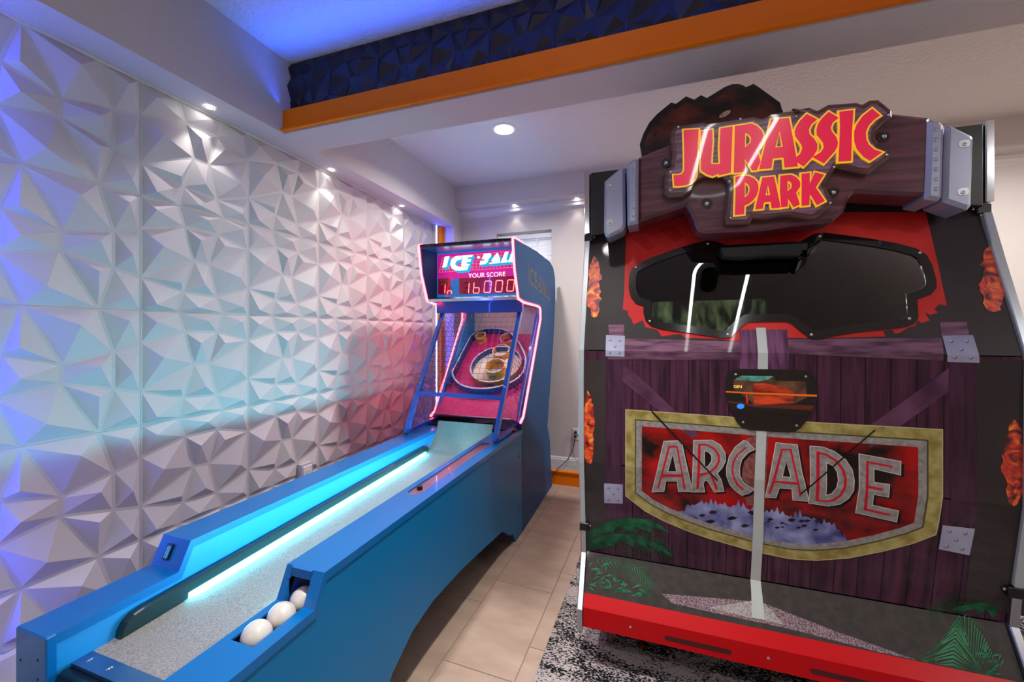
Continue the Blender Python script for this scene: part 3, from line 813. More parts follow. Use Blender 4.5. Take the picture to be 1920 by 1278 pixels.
# ------------------------------------------------------------------ outlets and cord
def outlet(pos, axis, label, plugs=False):
    e = empty('wall_outlet', pos, label, 'outlet')
    x, y, z = pos
    if axis == 'Y':
        MB().prism(rounded(x - .035, x + .035, z - .057, z + .057, .006), 'Y', y - .006, y, .003).build('cover_plate', WHITEPL, e)
        for dz in (.02, -.02):
            f = MB().prism(rounded(x - .017, x + .017, z + dz - .014, z + dz + .014, .010), 'Y', y - .009, y - .005).build('socket', WHITEPL, e)
            for sx in (-.006, .006): MB().box(x + sx - .001, x + sx + .001, y - .0095, y - .0088, z + dz - .004, z + dz + .005).build('slot', BLACK, f)
    else:
        MB().prism(rounded(y - .035, y + .035, z - .057, z + .057, .006), 'X', x + .006, x, .003).build('cover_plate', WHITEPL, e)
        for dz in (.02, -.02):
            f = MB().prism(rounded(y - .017, y + .017, z + dz - .014, z + dz + .014, .010), 'X', x + .009, x + .005).build('socket', WHITEPL, e)
            for sx in (-.006, .006): MB().box(x + .0088, x + .0095, y + sx - .001, y + sx + .001, z + dz - .004, z + dz + .005).build('slot', BLACK, f)
    return e
outlet((-.690, YB, .447), 'Y', 'white wall outlet with two black plugs on the back wall')
outlet((XL + .045, 2.02, .545), 'X', 'white wall outlet on a box among the faceted panels')
MB().box(XL + .006, XL + .0449, 1.975, 2.065, .475, .615).build('box', WHITEP, bpy.data.objects['wall_outlet.001']) if False else None
ob = MB().box(XL, XL + .0452, 1.978, 2.062, .475, .615).build('outlet_box', PANELW, wall_left)
def bez(p0, p1, p2, p3, n=14):
    out = []
    for i in range(n + 1):
        t = i / n; a = (1 - t) ** 3; b_ = 3 * (1 - t) ** 2 * t; c = 3 * (1 - t) * t * t; d = t ** 3
        out.append(tuple(a * p0[k] + b_ * p1[k] + c * p2[k] + d * p3[k] for k in range(3)))
    return out
CORD = mat('cord_black', '#101010', .45)
for k, (dz, path, lab) in enumerate(((-.02, bez((-.690, 3.945, .425), (-.72, 3.94, .15), (-.80, 3.74, .24), (-.865, 3.70, .09)), 'black power cord running from the outlet to the ball-rolling machine'),
                                (.02, bez((-.690, 3.945, .465), (-.625, 3.90, .46), (-.62, 3.92, .25), (-.50, 3.90, .20)), 'black power cord running from the outlet towards the dinosaur cabinet'))):
    e = empty('power_cord', (-.690, 3.95, .447), lab, 'cord')
    MB().cyl((-.690, 3.972, .447 + dz), (-.690, 3.942, .447 + dz), .014, 14, .011).build('plug', CORD, e, True)
    MB().tube(path, .0042, 8).build('cable', CORD, e, True)

# ================================================================== RUG
RUGM = bpy.data.materials.new('rug_pile'); RUGM.use_nodes = True
nt = RUGM.node_tree; bs = nt.nodes['Principled BSDF']; bs.inputs['Roughness'].default_value = .95; bs.inputs['Specular IOR Level'].default_value = .1
tc = nt.nodes.new('ShaderNodeTexCoord'); mp = nt.nodes.new('ShaderNodeMapping'); mp.inputs['Scale'].default_value = (1.0, 2.6, 1)
n1 = nt.nodes.new('ShaderNodeTexNoise'); n1.inputs['Scale'].default_value = 3.2; n1.inputs['Detail'].default_value = 5; n1.inputs['Roughness'].default_value = .65
n2 = nt.nodes.new('ShaderNodeTexNoise'); n2.inputs['Scale'].default_value = 210; n2.inputs['Detail'].default_value = 1
mp2 = nt.nodes.new('ShaderNodeMapping'); mp2.inputs['Scale'].default_value = (.45, 1, 1)
ad = nt.nodes.new('ShaderNodeMath'); ad.operation = 'MULTIPLY_ADD'; ad.inputs[1].default_value = .95
ra = nt.nodes.new('ShaderNodeValToRGB'); ra.color_ramp.elements[0].position = .935; ra.color_ramp.elements[1].position = 1.02
ra.color_ramp.elements[0].color = lin('#14171b'); ra.color_ramp.elements[1].color = lin('#aca2a0')
nt.links.new(tc.outputs['Object'], mp.inputs[0]); nt.links.new(mp.outputs[0], n1.inputs['Vector'])
nt.links.new(tc.outputs['Object'], mp2.inputs[0]); nt.links.new(mp2.outputs[0], n2.inputs['Vector'])
nt.links.new(n2.outputs['Fac'], ad.inputs[0]); nt.links.new(n1.outputs['Fac'], ad.inputs[2])
nt.links.new(ad.outputs[0], ra.inputs[0]); nt.links.new(ra.outputs[0], bs.inputs['Base Color'])
rug = MB().cbox(-.445, 2.45, .15, 3.05, 0.0005, 0.011, .003).build('area_rug', RUGM)
rug.rotation_euler = (0, 0, -.03); rug.location = (-.06, -.01, 0)
tag(rug, 'black and white distressed area rug under the dinosaur cabinet', 'rug')

# ================================================================== THE DINOSAUR SHOOTING CABINET
CXL, CXR = -.276, 1.154
PROF = [(1.741, .190), (1.741, .272), (1.778, .310), (1.857, .455), (1.790, .880), (1.785, 1.370), (1.985, 1.925), (2.02, 2.02)]   # (Y, Z) of the front
cab = empty('arcade_cabinet', (.44, 2.4, .011), 'big dinosaur-themed arcade cabinet with wooden sign standing on the rug', 'arcade cabinet')
def profY(z):
    if z <= PROF[0][1]: return PROF[0][0]
    for (y0, z0), (y1, z1) in zip(PROF[:-1], PROF[1:]):
        if z <= z1: return y0 + (y1 - y0) * (z - z0) / (z1 - z0)
    return PROF[-1][0]
def onF(p):
    v = ray(p); best = None
    for (y0, z0), (y1, z1) in zip(PROF[:-1], PROF[1:]):
        if abs(z1 - z0) < 1e-6: continue
        m_ = (y1 - y0) / (z1 - z0); den = v[1] - m_ * v[2]
        t = (y0 + m_ * (H - z0)) / den; z = H + t * v[2]
        if z0 - 1e-4 <= z <= z1 + 1e-4 and (best is None or t < best): best = t
    if best is None: best = 1.9 / v[1]
    return (best * v[0], H + best * v[2])
KZ = [q[1] for q in PROF]
def decal(name, polys, m, parent, off=.001, world=False, holes=()):
    """polys: list of pixel outlines lying on the cabinet front"""
    V = []; Fs = []
    for k, poly in enumerate(polys):
        lp = [poly] + (list(holes) if k == 0 else [])
        lp = [[q if world else onF(q) for q in l] for l in lp]
        allp = [q for l in lp for q in l]; b0 = len(V); V += [(q[0], 0, q[1]) for q in allp]
        Fs += [tuple(b0 + i for i in t) for t in tessellate_polygon([[Vector((q[0], q[1], 0)) for q in l] for l in lp])]
    o = mk(name, V, Fs, m, parent)
    offv = OFF[o]
    bm = bmesh.new(); bm.from_mesh(o.data)
    for z in KZ[1:-1]:
        bmesh.ops.bisect_plane(bm, geom=bm.verts[:] + bm.edges[:] + bm.faces[:], plane_co=(0, 0, z - offv.z), plane_no=(0, 0, 1))
    for v in bm.verts:
        v.co.y = profY(v.co.z + offv.z) - off - offv.y
    for f in bm.faces:
        f.normal_update()
        if f.normal.y > 0: f.normal_flip()
    bm.to_mesh(o.data); bm.free()
    return o
def pm(name, c, c2=None, nscale=5, stretch=(1, 1, 1), ramp=(.35, .65), det=6, rough=.45):
    return mat(name, c, rough, coat=.4, coat_rough=.04, spec=.15, color2=c2, nscale=nscale, nstretch=stretch, ramp=ramp, ndetail=det)
DARKV = pm('print_dark', '#302a29', '#3c3433', 3)
PURP = mat('print_planks', '#3a2030', .45, coat=.4, coat_rough=.05, spec=.15)
# planks: wave bands for the joints over stretched noise
nt = PURP.node_tree; bs = nt.nodes['Principled BSDF']
tc = nt.nodes.new('ShaderNodeTexCoord'); mp = nt.nodes.new('ShaderNodeMapping'); mp.inputs['Scale'].default_value = (16, 1, 1.2)
nn = nt.nodes.new('ShaderNodeTexNoise'); nn.inputs['Scale'].default_value = 3; nn.inputs['Detail'].default_value = 8
rp = nt.nodes.new('ShaderNodeValToRGB'); rp.color_ramp.elements[0].position = .3; rp.color_ramp.elements[1].position = .75
rp.color_ramp.elements[0].color = lin('#2a1522'); rp.color_ramp.elements[1].color = lin('#5c3048')
sep = nt.nodes.new('ShaderNodeSeparateXYZ'); mod = nt.nodes.new('ShaderNodeMath'); mod.operation = 'PINGPONG'; mod.inputs[1].default_value = .0365
lt = nt.nodes.new('ShaderNodeMath'); lt.operation = 'GREATER_THAN'; lt.inputs[1].default_value = .0018
mi = nt.nodes.new('ShaderNodeMixRGB'); mi.inputs[1].default_value = lin('#160a12')
nt.links.new(tc.outputs['Object'], mp.inputs[0]); nt.links.new(mp.outputs[0], nn.inputs['Vector']); nt.links.new(nn.outputs['Fac'], rp.inputs[0])
nt.links.new(tc.outputs['Object'], sep.inputs[0]); nt.links.new(sep.outputs[0], mod.inputs[0]); nt.links.new(mod.outputs[0], lt.inputs[0])
nt.links.new(lt.outputs[0], mi.inputs[0]); nt.links.new(rp.outputs[0], mi.inputs[2]); nt.links.new(mi.outputs[0], bs.inputs['Base Color'])
BEAMW = pm('print_beam', '#4a2a40', '#80586c', 4, (2, 1, 14))
POSTW = pm('print_post', '#4c2942', '#7a4e6e', 4, (14, 1, 2))
DIAGW = pm('print_brace', '#4a2740', '#6e4560', 3, (3, 1, 3))
REDSKY = pm('print_red', '#b81512', '#d83a34', 3, (1, 1, 1))
HINGE = pm('print_hinge', '#8e8ba4', '#aeb0c4', 4)
GOLD = pm('print_gold', '#8a7a3c', '#b7ab67', 8, (3, 1, 3))
STONE = pm('print_stone', '#7f7a74', '#a49f98', 60, (1, 1, 1), (.3, .7))
EMB = pm('print_embred', '#150a09', '#b00b0b', 6, (1, 1, 1.4), (.41, .63), 6)
LINE = pm('print_line', '#c3122c')
GREY = pm('print_asphalt', '#3b3734', '#46413d', 40)
SPEC = pm('print_speckle', '#58494a', '#a58a94', 220, (1, 1, 1), (.4, .6), 2)
GREEN = pm('print_leaf', '#1d5a38', '#3f8a5c', 12)
GREEND = pm('print_leaf_dark', '#0d3d26', '#1a6a42', 30)
BLUEF = pm('print_bluefoliage', '#43467c', '#9aa0cc', 14)
FLAME = mat('print_flame', '#3a0d08', .45, coat=.8, coat_rough=.05)
nt = FLAME.node_tree; bs = nt.nodes['Principled BSDF']
tc = nt.nodes.new('ShaderNodeTexCoord'); nn = nt.nodes.new('ShaderNodeTexNoise'); nn.inputs['Scale'].default_value = 22; nn.inputs['Detail'].default_value = 5; nn.inputs['Distortion'].default_value = 1.6
rp = nt.nodes.new('ShaderNodeValToRGB')
rp.color_ramp.elements[0].position = .36; rp.color_ramp.elements[0].color = lin('#2e0a08'); rp.color_ramp.elements[1].position = .72; rp.color_ramp.elements[1].color = lin('#f6c02a')
e_ = rp.color_ramp.elements.new(.5); e_.color = lin('#d22d12'); e_ = rp.color_ramp.elements.new(.6); e_.color = lin('#ee6a1a')
nt.links.new(tc.outputs['Object'], nn.inputs['Vector']); nt.links.new(nn.outputs['Fac'], rp.inputs[0]); nt.links.new(rp.outputs[0], bs.inputs['Base Color'])
REDB = mat('red_metal', '#c0050f', .4, coat=.1, coat_rough=.25, spec=.15)

# tinted glass
def tinted(name, tint, refl=1.0):
    g = bpy.data.materials.new(name); g.use_nodes = True; nt = g.node_tree; nt.nodes.clear()
    tr = nt.nodes.new('ShaderNodeBsdfTransparent'); tr.inputs[0].default_value = lin(tint)
    gl = nt.nodes.new('ShaderNodeBsdfGlossy'); gl.inputs['Roughness'].default_value = .015; gl.inputs[0].default_value = (refl, refl, refl, 1)
    fr = nt.nodes.new('ShaderNodeFresnel'); fr.inputs[0].default_value = 1.6
    mx = nt.nodes.new('ShaderNodeMixShader'); oo = nt.nodes.new('ShaderNodeOutputMaterial')
    nt.links.new(fr.outputs[0], mx.inputs[0]); nt.links.new(tr.outputs[0], mx.inputs[1]); nt.links.new(gl.outputs[0], mx.inputs[2]); nt.links.new(mx.outputs[0], oo.inputs[0])
    return g
TINT = tinted('tinted_window', (.30, .32, .31))

# ---------------- panels of the front
w1 = K(1060, 400, 3.993, [(475, 560), (478, 460), (500, 410), (545, 380), (640, 335), (800, 275), (960, 228), (1060, 205), (1130, 213), (1200, 240), (1757, 212)])
w2 = K(1480, 400, 3.993, [(90, 205), (180, 155), (240, 145), (400, 163), (600, 190), (800, 225), (950, 265), (1020, 310), (1060, 380), (1095, 500), (1095, 560), (1050, 610), (950, 645), (955, 700), (960, 780), (930, 825), (870, 850), (800, 860), (500, 890), (220, 938), (150, 932), (80, 880), (10, 822)])
w3 = K(1060, 400, 3.993, [(1650, 810), (1365, 812), (1310, 850), (1240, 925), (1170, 932), (900, 890), (720, 865), (640, 840), (600, 800), (585, 740), (585, 690), (530, 675), (490, 620)])
WOUT = [onF(p) for p in w1 + w2 + w3]
def fpanel(name, z0, z1, m, parent, holes=(), thick=.012):
    y0, y1 = profY(z0), profY(z1); L = math.hypot(y1 - y0, z1 - z0); ny, nz = -(z1 - z0) / L, (y1 - y0) / L
    outer = [(CXL + .006, z0), (CXR - .006, z0), (CXR - .006, z1), (CXL + .006, z1)]
    lp = [outer] + [list(h) for h in holes]; V = []; Fs = []; ids = []
    for d in (0, -thick):
        row = []
        for l in lp:
            row.append(list(range(len(V), len(V) + len(l))))
            V += [(q[0], profY(q[1]) + ny * d, q[1] + nz * d) for q in l]
        ids.append(row)
    for la, lb in zip(*ids):
        n = len(la)
        for i in range(n): Fs.append((la[i], la[(i + 1) % n], lb[(i + 1) % n], lb[i]))
    for row in ids:
        flatid = [i for l in row for i in l]
        for t in tessellate_polygon([[Vector((q[0], q[1], 0)) for q in l] for l in lp]): Fs.append(tuple(flatid[i] for i in t))
    mb = MB(); mb.v = V; mb.f = Fs
    return mb.build(name, m, parent)
WIN_IN = inset(WOUT, .012)
upper = fpanel('upper_panel', 1.372, 2.0, DARKV, cab, [WIN_IN])
door = fpanel('door_panel', .883, 1.368, PURP, cab)
lower = fpanel('lower_door_panel', .458, .877, PURP, cab)
kick = fpanel('kick_panel', .312, .453, GREY, cab)
bmp = MB(); bmp.prism([(1.741, .190), (1.741, .272), (1.778, .312), (1.80, .312), (1.80, .19)], 'X', CXL + .006, CXR - .006)
red = bmp.build('base_panel', REDB, cab, label='red metal base panel')
for px in ((1246, 1177, 1372, 1211), (1519, 1240, 1680, 1284)):
    a = onF((px[0], px[1])); c = onF((px[2], px[3])); zc = (a[1] + c[1]) / 2; zc = .222
    x0, x1 = a[0], c[0]
    decal('vent_slot', [rounded(x0, x1, zc - .010, zc + .010, .0098)], mat('slot_red', '#4a0508', .5), red, .0006, True)
for px in ((1182, 1165), (1441, 1224), (1700, 1283)):
    x, zz = onF(px); MB().sphere((x, 1.741, .232), .006, 12, 8, (1, .5, 1)).build('screw', CHROME, red, True)
WEAR = mat('bare_patch', '#a58f7c', .6)
for px in ((1325, 1161), (1540, 1208)):
    x, zz = onF(px)
    pts = [(x - .016, .309), (x + .016, .308), (x + .012, .30), (x + .015, .293), (x + .004, .288), (x - .002, .292), (x - .009, .286), (x - .012, .297)]
    decal('paint_chip', [pts], WEAR, red, .0006, True)

# ---------------- printed artwork: red sky round the window
sky = K(1060, 400, 3.993, [(455, 150), (900, 0), (1757, -10)]) + K(1480, 400, 3.993, [(1020, -10), (1030, 30), (1100, 330), (1178, 690), (1120, 680), (1085, 715), (1110, 740), (1060, 760), (1010, 740), (1050, 800), (990, 820), (960, 800), (940, 840), (900, 850), (860, 870), (830, 890), (790, 900), (770, 870), (700, 880), (720, 920), (570, 925), (300, 930), (0, 930)]) + \
      K(1060, 400, 3.993, [(1255, 955), (1150, 940), (1050, 935), (900, 930), (860, 900), (720, 920), (690, 870), (600, 850), (580, 800), (510, 830), (495, 790), (470, 760), (470, 730), (430, 720), (440, 600)])
decal('red_sky', [sky], REDSKY, upper, .0008, holes=[[(x, y) for x, y in w1 + w2 + w3]])
SKYD = pm('print_skyray', '#9e1411', '#c22e28', 3)
for q in ([(500, 195), (580, 165), (680, 250), (620, 275)], [(700, 120), (800, 90), (900, 170), (820, 215)]):
    decal('sky_ray', [K(1060, 400, 3.993, q)], SKYD, upper, .0012)
# door boards
k6 = lambda p: K(1060, 400, 3.993, p)
k5 = lambda p: K(1480, 400, 3.993, p)
decal('beam_print', [k6([(315, 932), (1300, 958), (1757, 940)]) + k5([(1140, 930), (1150, 1100), (0, 1050)]) + k6([(1300, 1100), (320, 1090)])], BEAMW, upper, .0014)
for q in ([(322, 832), (440, 832), (440, 930), (330, 930)],): decal('post_print', [k6(q)], BEAMW, upper, .0016)
decal('post_print', [k5([(1125, 820), (1140, 812), (1325, 812), (1345, 915), (1135, 918)])], BEAMW, upper, .0016)
decal('post_print', [k6([(1300, 870), (1660, 868), (1665, 1330), (1300, 1325)])], POSTW, door, .0018)
decal('post_print', [K(1060, 680, 3.993, [(310, -40), (430, -40), (425, 740), (430, 1200), (300, 1200), (300, 700)])], POSTW if False else pm('print_post2', '#331a2b', '#4c2a42', 4, (14, 1, 2)), door, .0012)
decal('post_print', [K(1480, 680, 3.993, [(1190, -10), (1395, -10), (1395, 1200), (1190, 1200)])], pm('print_post2', '#3a1c2e'), door, .0012)
for q in ([(0, -20), (305, -20), (300, 1230), (0, 1230)],):
    decal('edge_print', [K(1060, 680, 3.993, [(140, -22), (305, -20), (300, 1400), (155, 1370)])], DARKV, door, .0010)
decal('edge_print', [K(1480, 680, 3.993, [(1395, -20), (1760, -20), (1760, 1895), (1310, 1815), (1380, 1200)])], DARKV, door, .0010)
decal('brace_print', [K(1060, 680, 3.993, [(430, 20), (470, 30), (860, 390), (1000, 540), (940, 560), (430, 140)])], DIAGW, door, .0016)
decal('brace_print', [K(1480, 680, 3.993, [(1190, 40), (1190, 215), (820, 480), (600, 640), (560, 500), (640, 440)])], DIAGW, door, .0016)
def hinge(pts, parent, flip=False):
    h = decal('hinge_print', [pts], HINGE, parent, .0022)
    a, b_, c, d = [onF(p) for p in (pts[0], pts[1], pts[2], pts[3])]
    for u, v in ((.22, .2), (.72, .2), (.48, .5), (.22, .8), (.72, .8)):
        x = (a[0] * (1 - u) + b_[0] * u) * (1 - v) + (d[0] * (1 - u) + c[0] * u) * v
        z = (a[1] * (1 - u) + b_[1] * u) * (1 - v) + (d[1] * (1 - u) + c[1] * u) * v
        decal('rivet_shade', [circ((x + .001, z - .0015), .0062, 12)], pm('print_rivetdark', '#4a4860'), h, .0026, True)
        decal('rivet_print', [circ((x, z), .005, 12)], pm('print_rivet', '#a4a4bd'), h, .003, True)
hinge(K(1060, 400, 3.993, [(305, 910), (446, 915), (443, 1072), (302, 1068)]), upper)
hinge(K(1480, 400, 3.993, [(1142, 915), (1372, 910), (1420, 1118), (1180, 1110)]), upper)
hinge(K(1060, 680, 3.993, [(290, 900), (430, 908), (430, 1052), (292, 1048)]), lower)
hinge(K(1480, 960, 4.018, [(1152, 95), (1395, 122), (1355, 322), (1122, 275)]), lower)
# emblem
EO = [(1174, 768), (1470, 789), (1765.5, 805.5), (1765.5, 930), (1757, 985), (1753, 1001), (1711, 1017), (1654, 1032), (1589.5, 1044.6), (1530, 1049), (1480, 1046), (1408, 1031), (1378, 1022), (1329, 1008), (1284, 992), (1244, 975), (1210, 957), (1174, 929)]
EO = [onF(p) for p in EO]
E1 = inset(EO, .036); E2 = inset(EO, .041); E3 = inset(EO, .064)
em = decal('emblem_gold', [EO], GOLD, door, .0022, True, [E1])
decal('emblem_edge', [inset(EO, -.003)], pm('print_goldedge', '#c9b98a'), door, .0020, True, [EO])
decal('emblem_groove', [E1], pm('print_groove', '#4d4a2c'), door, .0022, True, [E2])
decal('emblem_stone', [E2], STONE, door, .0022, True, [E3])
decal('emblem_field', [inset(E3, -.004)], EMB, door, .0014, True)
# blue foliage along the bottom of the emblem
rnd = random.Random(5)
def jag(x0, x1, ytop, ybot, n, amp):
    pts = []
    for i in range(n + 1):
        t = i / n; x = x0 + (x1 - x0) * t
        pts.append((x, ytop(t) + rnd.uniform(-amp, amp) * (1 if i % 2 else .4) - (amp if i % 2 else 0)))
    for i in range(n, -1, -1):
        t = i / n; pts.append((x0 + (x1 - x0) * t, ybot(t)))
    return pts
EB = [(1174, 929), (1210, 957), (1244, 975), (1284, 992), (1329, 1008), (1378, 1022), (1408, 1031), (1480, 1046), (1530, 1049), (1589.5, 1044.6), (1654, 1032)]
def ebot(x):
    for (x0, y0), (x1, y1) in zip(EB[:-1], EB[1:]):
        if x <= x1: return y0 + (y1 - y0) * (x - x0) / (x1 - x0) - 22
    return 1010
for (xa2, xb2, yt, n) in ((1285, 1372, 942, 20), (1362, 1416, 948, 12), (1400, 1440, 958, 8), (1432, 1482, 960, 10), (1478, 1530, 966, 12), (1530, 1588, 978, 12), (1265, 1350, 955, 14)):
    decal('foliage_print', [jag(xa2, xb2, lambda t: yt + 16 * abs(t - .4) + (max(0, t - .45) * 48 if xb2 > 1580 else 0), lambda t: ebot(xa2 + (xb2 - xa2) * t) + 8, n, 6)], BLUEF, door, .0016 + .00004 * (xa2 % 7))
HOLE = pm('print_hole', '#241a2c')
for k in range(26):
    x = rnd.uniform(1292, 1570); y = rnd.uniform(958, 985) + (8 if x > 1420 else 0); a = rnd.uniform(2, 6)
    decal('foliage_gap', [[(x - a * 1.4, y), (x - a * .3, y - a * .6), (x + a * 1.4, y - a * .2), (x + a * .6, y + a * .5), (x - a * .6, y + a * .6)]], HOLE, door, .0020)
# ARCADE
ka = lambda p: K(1210, 800, 9.131, p); kc = lambda p: K(1350, 810, 8.522, p); kd = lambda p: K(1510, 820, 7.516, p)
ARC = [
 ('A', ka([(320, 245), (560, 238), (620, 260), (650, 420), (800, 1100), (570, 1095), (552, 920), (345, 920), (315, 1095), (120, 1105)]), [ka([(470, 460), (540, 765), (375, 765)])],
  [ka([(390, 325), (550, 318), (690, 1055), (650, 1060), (625, 850), (285, 850), (235, 1045), (200, 1048)]), ka([(415, 350), (528, 345), (620, 805), (300, 805)])]),
 ('R', ka([(830, 230), (1140, 228), (1280, 310), (1360, 440), (1365, 580), (1310, 690), (1225, 790), (1290, 900), (1340, 1095), (1180, 1105), (1110, 980), (1060, 910), (1010, 910), (985, 970), (1010, 1105), (800, 1105)]), [ka([(1005, 400), (1090, 425), (1140, 490), (1140, 580), (1080, 670), (1005, 700)])],
  [ka([(905, 285), (1040, 285), (1180, 350), (1270, 470), (1275, 580), (1220, 690), (1125, 775), (1245, 1060), (1205, 1068), (1095, 795), (930, 830), (915, 1052), (868, 1052)]), ka([(945, 310), (1035, 310), (1160, 375), (1235, 480), (1240, 575), (1190, 670), (1090, 760), (935, 790)])]),
 ('C', kc([(380, 130), (430, 150), (545, 270), (440, 320), (340, 430), (305, 560), (310, 690), (370, 800), (460, 870), (545, 905), (450, 970), (350, 1000), (250, 930), (160, 830), (110, 700), (105, 560), (150, 390), (240, 240)]), [],
  [kc([(400, 230), (420, 245), (290, 350), (225, 470), (208, 590), (225, 700), (290, 820), (380, 905), (360, 920), (260, 840), (205, 720), (178, 600), (195, 470), (260, 350)])]),
 ('A', kc([(895, 168), (1225, 200), (1300, 640), (1410, 1095), (1165, 1075), (1150, 900), (940, 880), (885, 1040), (725, 1028)]), [kc([(1055, 450), (1135, 720), (985, 710)])],
  [kc([(975, 255), (1135, 262), (1295, 1005), (1265, 1030), (1240, 830), (870, 795), (800, 978), (765, 972)]), kc([(1000, 282), (1110, 285), (1225, 795), (880, 765)])]),
 ('D', kd([(65, 120), (250, 135), (400, 195), (560, 310), (650, 450), (680, 600), (670, 740), (600, 850), (480, 930), (320, 958), (45, 915), (75, 640)]), [kd([(290, 340), (390, 390), (450, 480), (465, 600), (440, 710), (370, 790), (280, 815)])],
  [kd([(150, 185), (300, 225), (440, 310), (540, 440), (580, 580), (570, 710), (500, 820), (400, 890), (280, 905), (135, 885)]), kd([(195, 225), (290, 250), (410, 330), (500, 440), (540, 570), (530, 690), (470, 800), (380, 865), (280, 882), (185, 870)])]),
 ('E', kd([(755, 230), (1335, 335), (1330, 520), (955, 430), (955, 630), (1175, 660), (1160, 830), (950, 790), (935, 950), (1300, 1030), (1275, 1180), (708, 1050), (760, 700)]), [],
  [kd([(850, 322), (1225, 395), (1215, 420), (885, 355), (882, 670), (1085, 712), (1078, 745), (880, 705), (860, 995), (1185, 1070), (1170, 1095), (815, 1015)])]),
]
RIMC = pm('print_letteredge', '#d8d4cc')
for nm, outp, hls, lines in ARC:
    o2 = [onF(p) for p in outp]; h2 = [[onF(p) for p in h] for h in hls]
    decal('letter_shadow', [[(x + .010, z - .008) for x, z in o2]], pm('print_shadow', '#150908'), door, .0026, True)
    decal('letter_edge', [inset(o2, -.0022)], RIMC, door, .0030, True, [inset(h, .0022) for h in h2])
    L = decal('letter', [o2], STONE, door, .0034, True, h2)
    li = [[onF(p) for p in l] for l in lines]
    decal('letter_line', [li[0]], LINE, L, .0040, True, li[1:])
# diagonal dark cracks over the emblem
for a, c in (((1222, 770), (1345, 900)), ((1500, 925), (1640, 805))):
    dx, dy = c[0] - a[0], c[1] - a[1]; L_ = math.hypot(dx, dy); nx_, ny_ = -dy / L_ * 1.3, dx / L_ * 1.3
    decal('crack_print', [[(a[0] + nx_, a[1] + ny_), (c[0] + nx_, c[1] + ny_), (c[0] - nx_, c[1] - ny_), (a[0] - nx_, a[1] - ny_)]], pm('print_crack', '#1a0c12'), door, .0044)
GLOWP = pm('print_gapglow', '#6e2e2c', '#94605c', 60, (1, 1, 1), (.3, .7))
decal('gap_glow', [[(1400, 822), (1422, 815), (1440, 822), (1436, 900), (1432, 948), (1400, 946), (1390, 905), (1391, 860)]], GLOWP, door, .0022)
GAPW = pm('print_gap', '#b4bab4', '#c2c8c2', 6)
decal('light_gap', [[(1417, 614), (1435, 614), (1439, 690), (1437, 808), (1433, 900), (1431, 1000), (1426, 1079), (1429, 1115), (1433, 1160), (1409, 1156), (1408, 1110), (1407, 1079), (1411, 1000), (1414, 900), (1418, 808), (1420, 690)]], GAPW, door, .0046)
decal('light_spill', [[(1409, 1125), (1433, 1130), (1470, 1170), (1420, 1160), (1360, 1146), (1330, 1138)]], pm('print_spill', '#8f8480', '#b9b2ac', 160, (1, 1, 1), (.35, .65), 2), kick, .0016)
# flames
def flame(cx_, y0, y1, wd, parent, seed):
    r_ = random.Random(seed); n = 16; L_ = []; R_ = []
    for i in range(n + 1):
        t = i / n; y = y0 + (y1 - y0) * t; ww = wd * (.25 + .75 * math.sin(math.pi * (.12 + .8 * t)) ** .8)
        L_.append((cx_ - ww * r_.uniform(.6, 1.15), y + r_.uniform(-2, 2))); R_.append((cx_ + ww * r_.uniform(.6, 1.15), y + r_.uniform(-2, 2)))
    decal('flame_print', [[(cx_ + r_.uniform(-3, 3), y0 - 14)] + R_ + [(cx_, y1 + 3)] + L_[::-1]], FLAME, parent, .0018)
flame(1114, 492, 592, 14, upper, 1); flame(1862, 468, 582, 26, upper, 2)
flame(1104, 745, 866, 11, door, 3); flame(1900, 800, 945, 22, door, 4)
# palms
def frond(base, tip, bend, width, n, m, parent, off, taper=.9, seed=0, droop=.6):
    r_ = random.Random(seed); polys = []
    bx, by = base; txx, tyy = tip
    mx_, my_ = (bx + txx) / 2 + bend[0], (by + tyy) / 2 + bend[1]
    def Bz(t): return ((1 - t) ** 2 * bx + 2 * t * (1 - t) * mx_ + t * t * txx, (1 - t) ** 2 * by + 2 * t * (1 - t) * my_ + t * t * tyy)
    for i in range(n):
        t = .05 + .93 * i / n; p = Bz(t); q = Bz(min(t + .03, 1)); dx, dy = q[0] - p[0], q[1] - p[1]; L_ = math.hypot(dx, dy) or 1
        dx, dy = dx / L_, dy / L_; nx_, ny_ = -dy, dx; wl = width * math.sin(math.pi * (.15 + .8 * t)) * r_.uniform(.8, 1.1)
        for s in (1, -1):
            ex = p[0] + dx * wl * .75 + s * nx_ * wl * .75; ey = p[1] + dy * wl * .75 + s * ny_ * wl * .75 + wl * droop * .5
            th = max(.8, width * .028)
            polys.append([(p[0] - dx * th, p[1] - dy * th), (p[0] + dx * th, p[1] + dy * th), (ex, ey)])
    polys = [[(x, min(y, 1106 + .209 * (x - 1093))) for x, y in q] for q in polys if min(x for x, _ in q) > 1096 and max(x for x, _ in q) < 1880]
    polys = [q for q in polys if abs(area2(q)) > .5]
    decal('palm_print', polys, m, parent, off)
frond((1098, 1000), (1262, 1042), (10, -62), 40, 30, GREEND, lower, .0020, seed=1)
frond((1098, 1012), (1268, 1048), (-10, -32), 34, 26, GREEND, lower, .0022, seed=2)
frond((1868, 1140), (1740, 1150), (-30, -40), 40, 20, GREEND, lower, .0020, seed=3)
frond((1110, 1050), (1225, 1105), (40, -30), 34, 20, GREEN, kick, .0018, seed=4)
frond((1800, 1148), (1786, 1262), (-8, 0), 84, 14, GREEN, kick, .0018, seed=5, droop=1.3)
frond((1805, 1146), (1864, 1236), (16, 0), 66, 13, GREEN, kick, .0020, seed=6, droop=1.3)
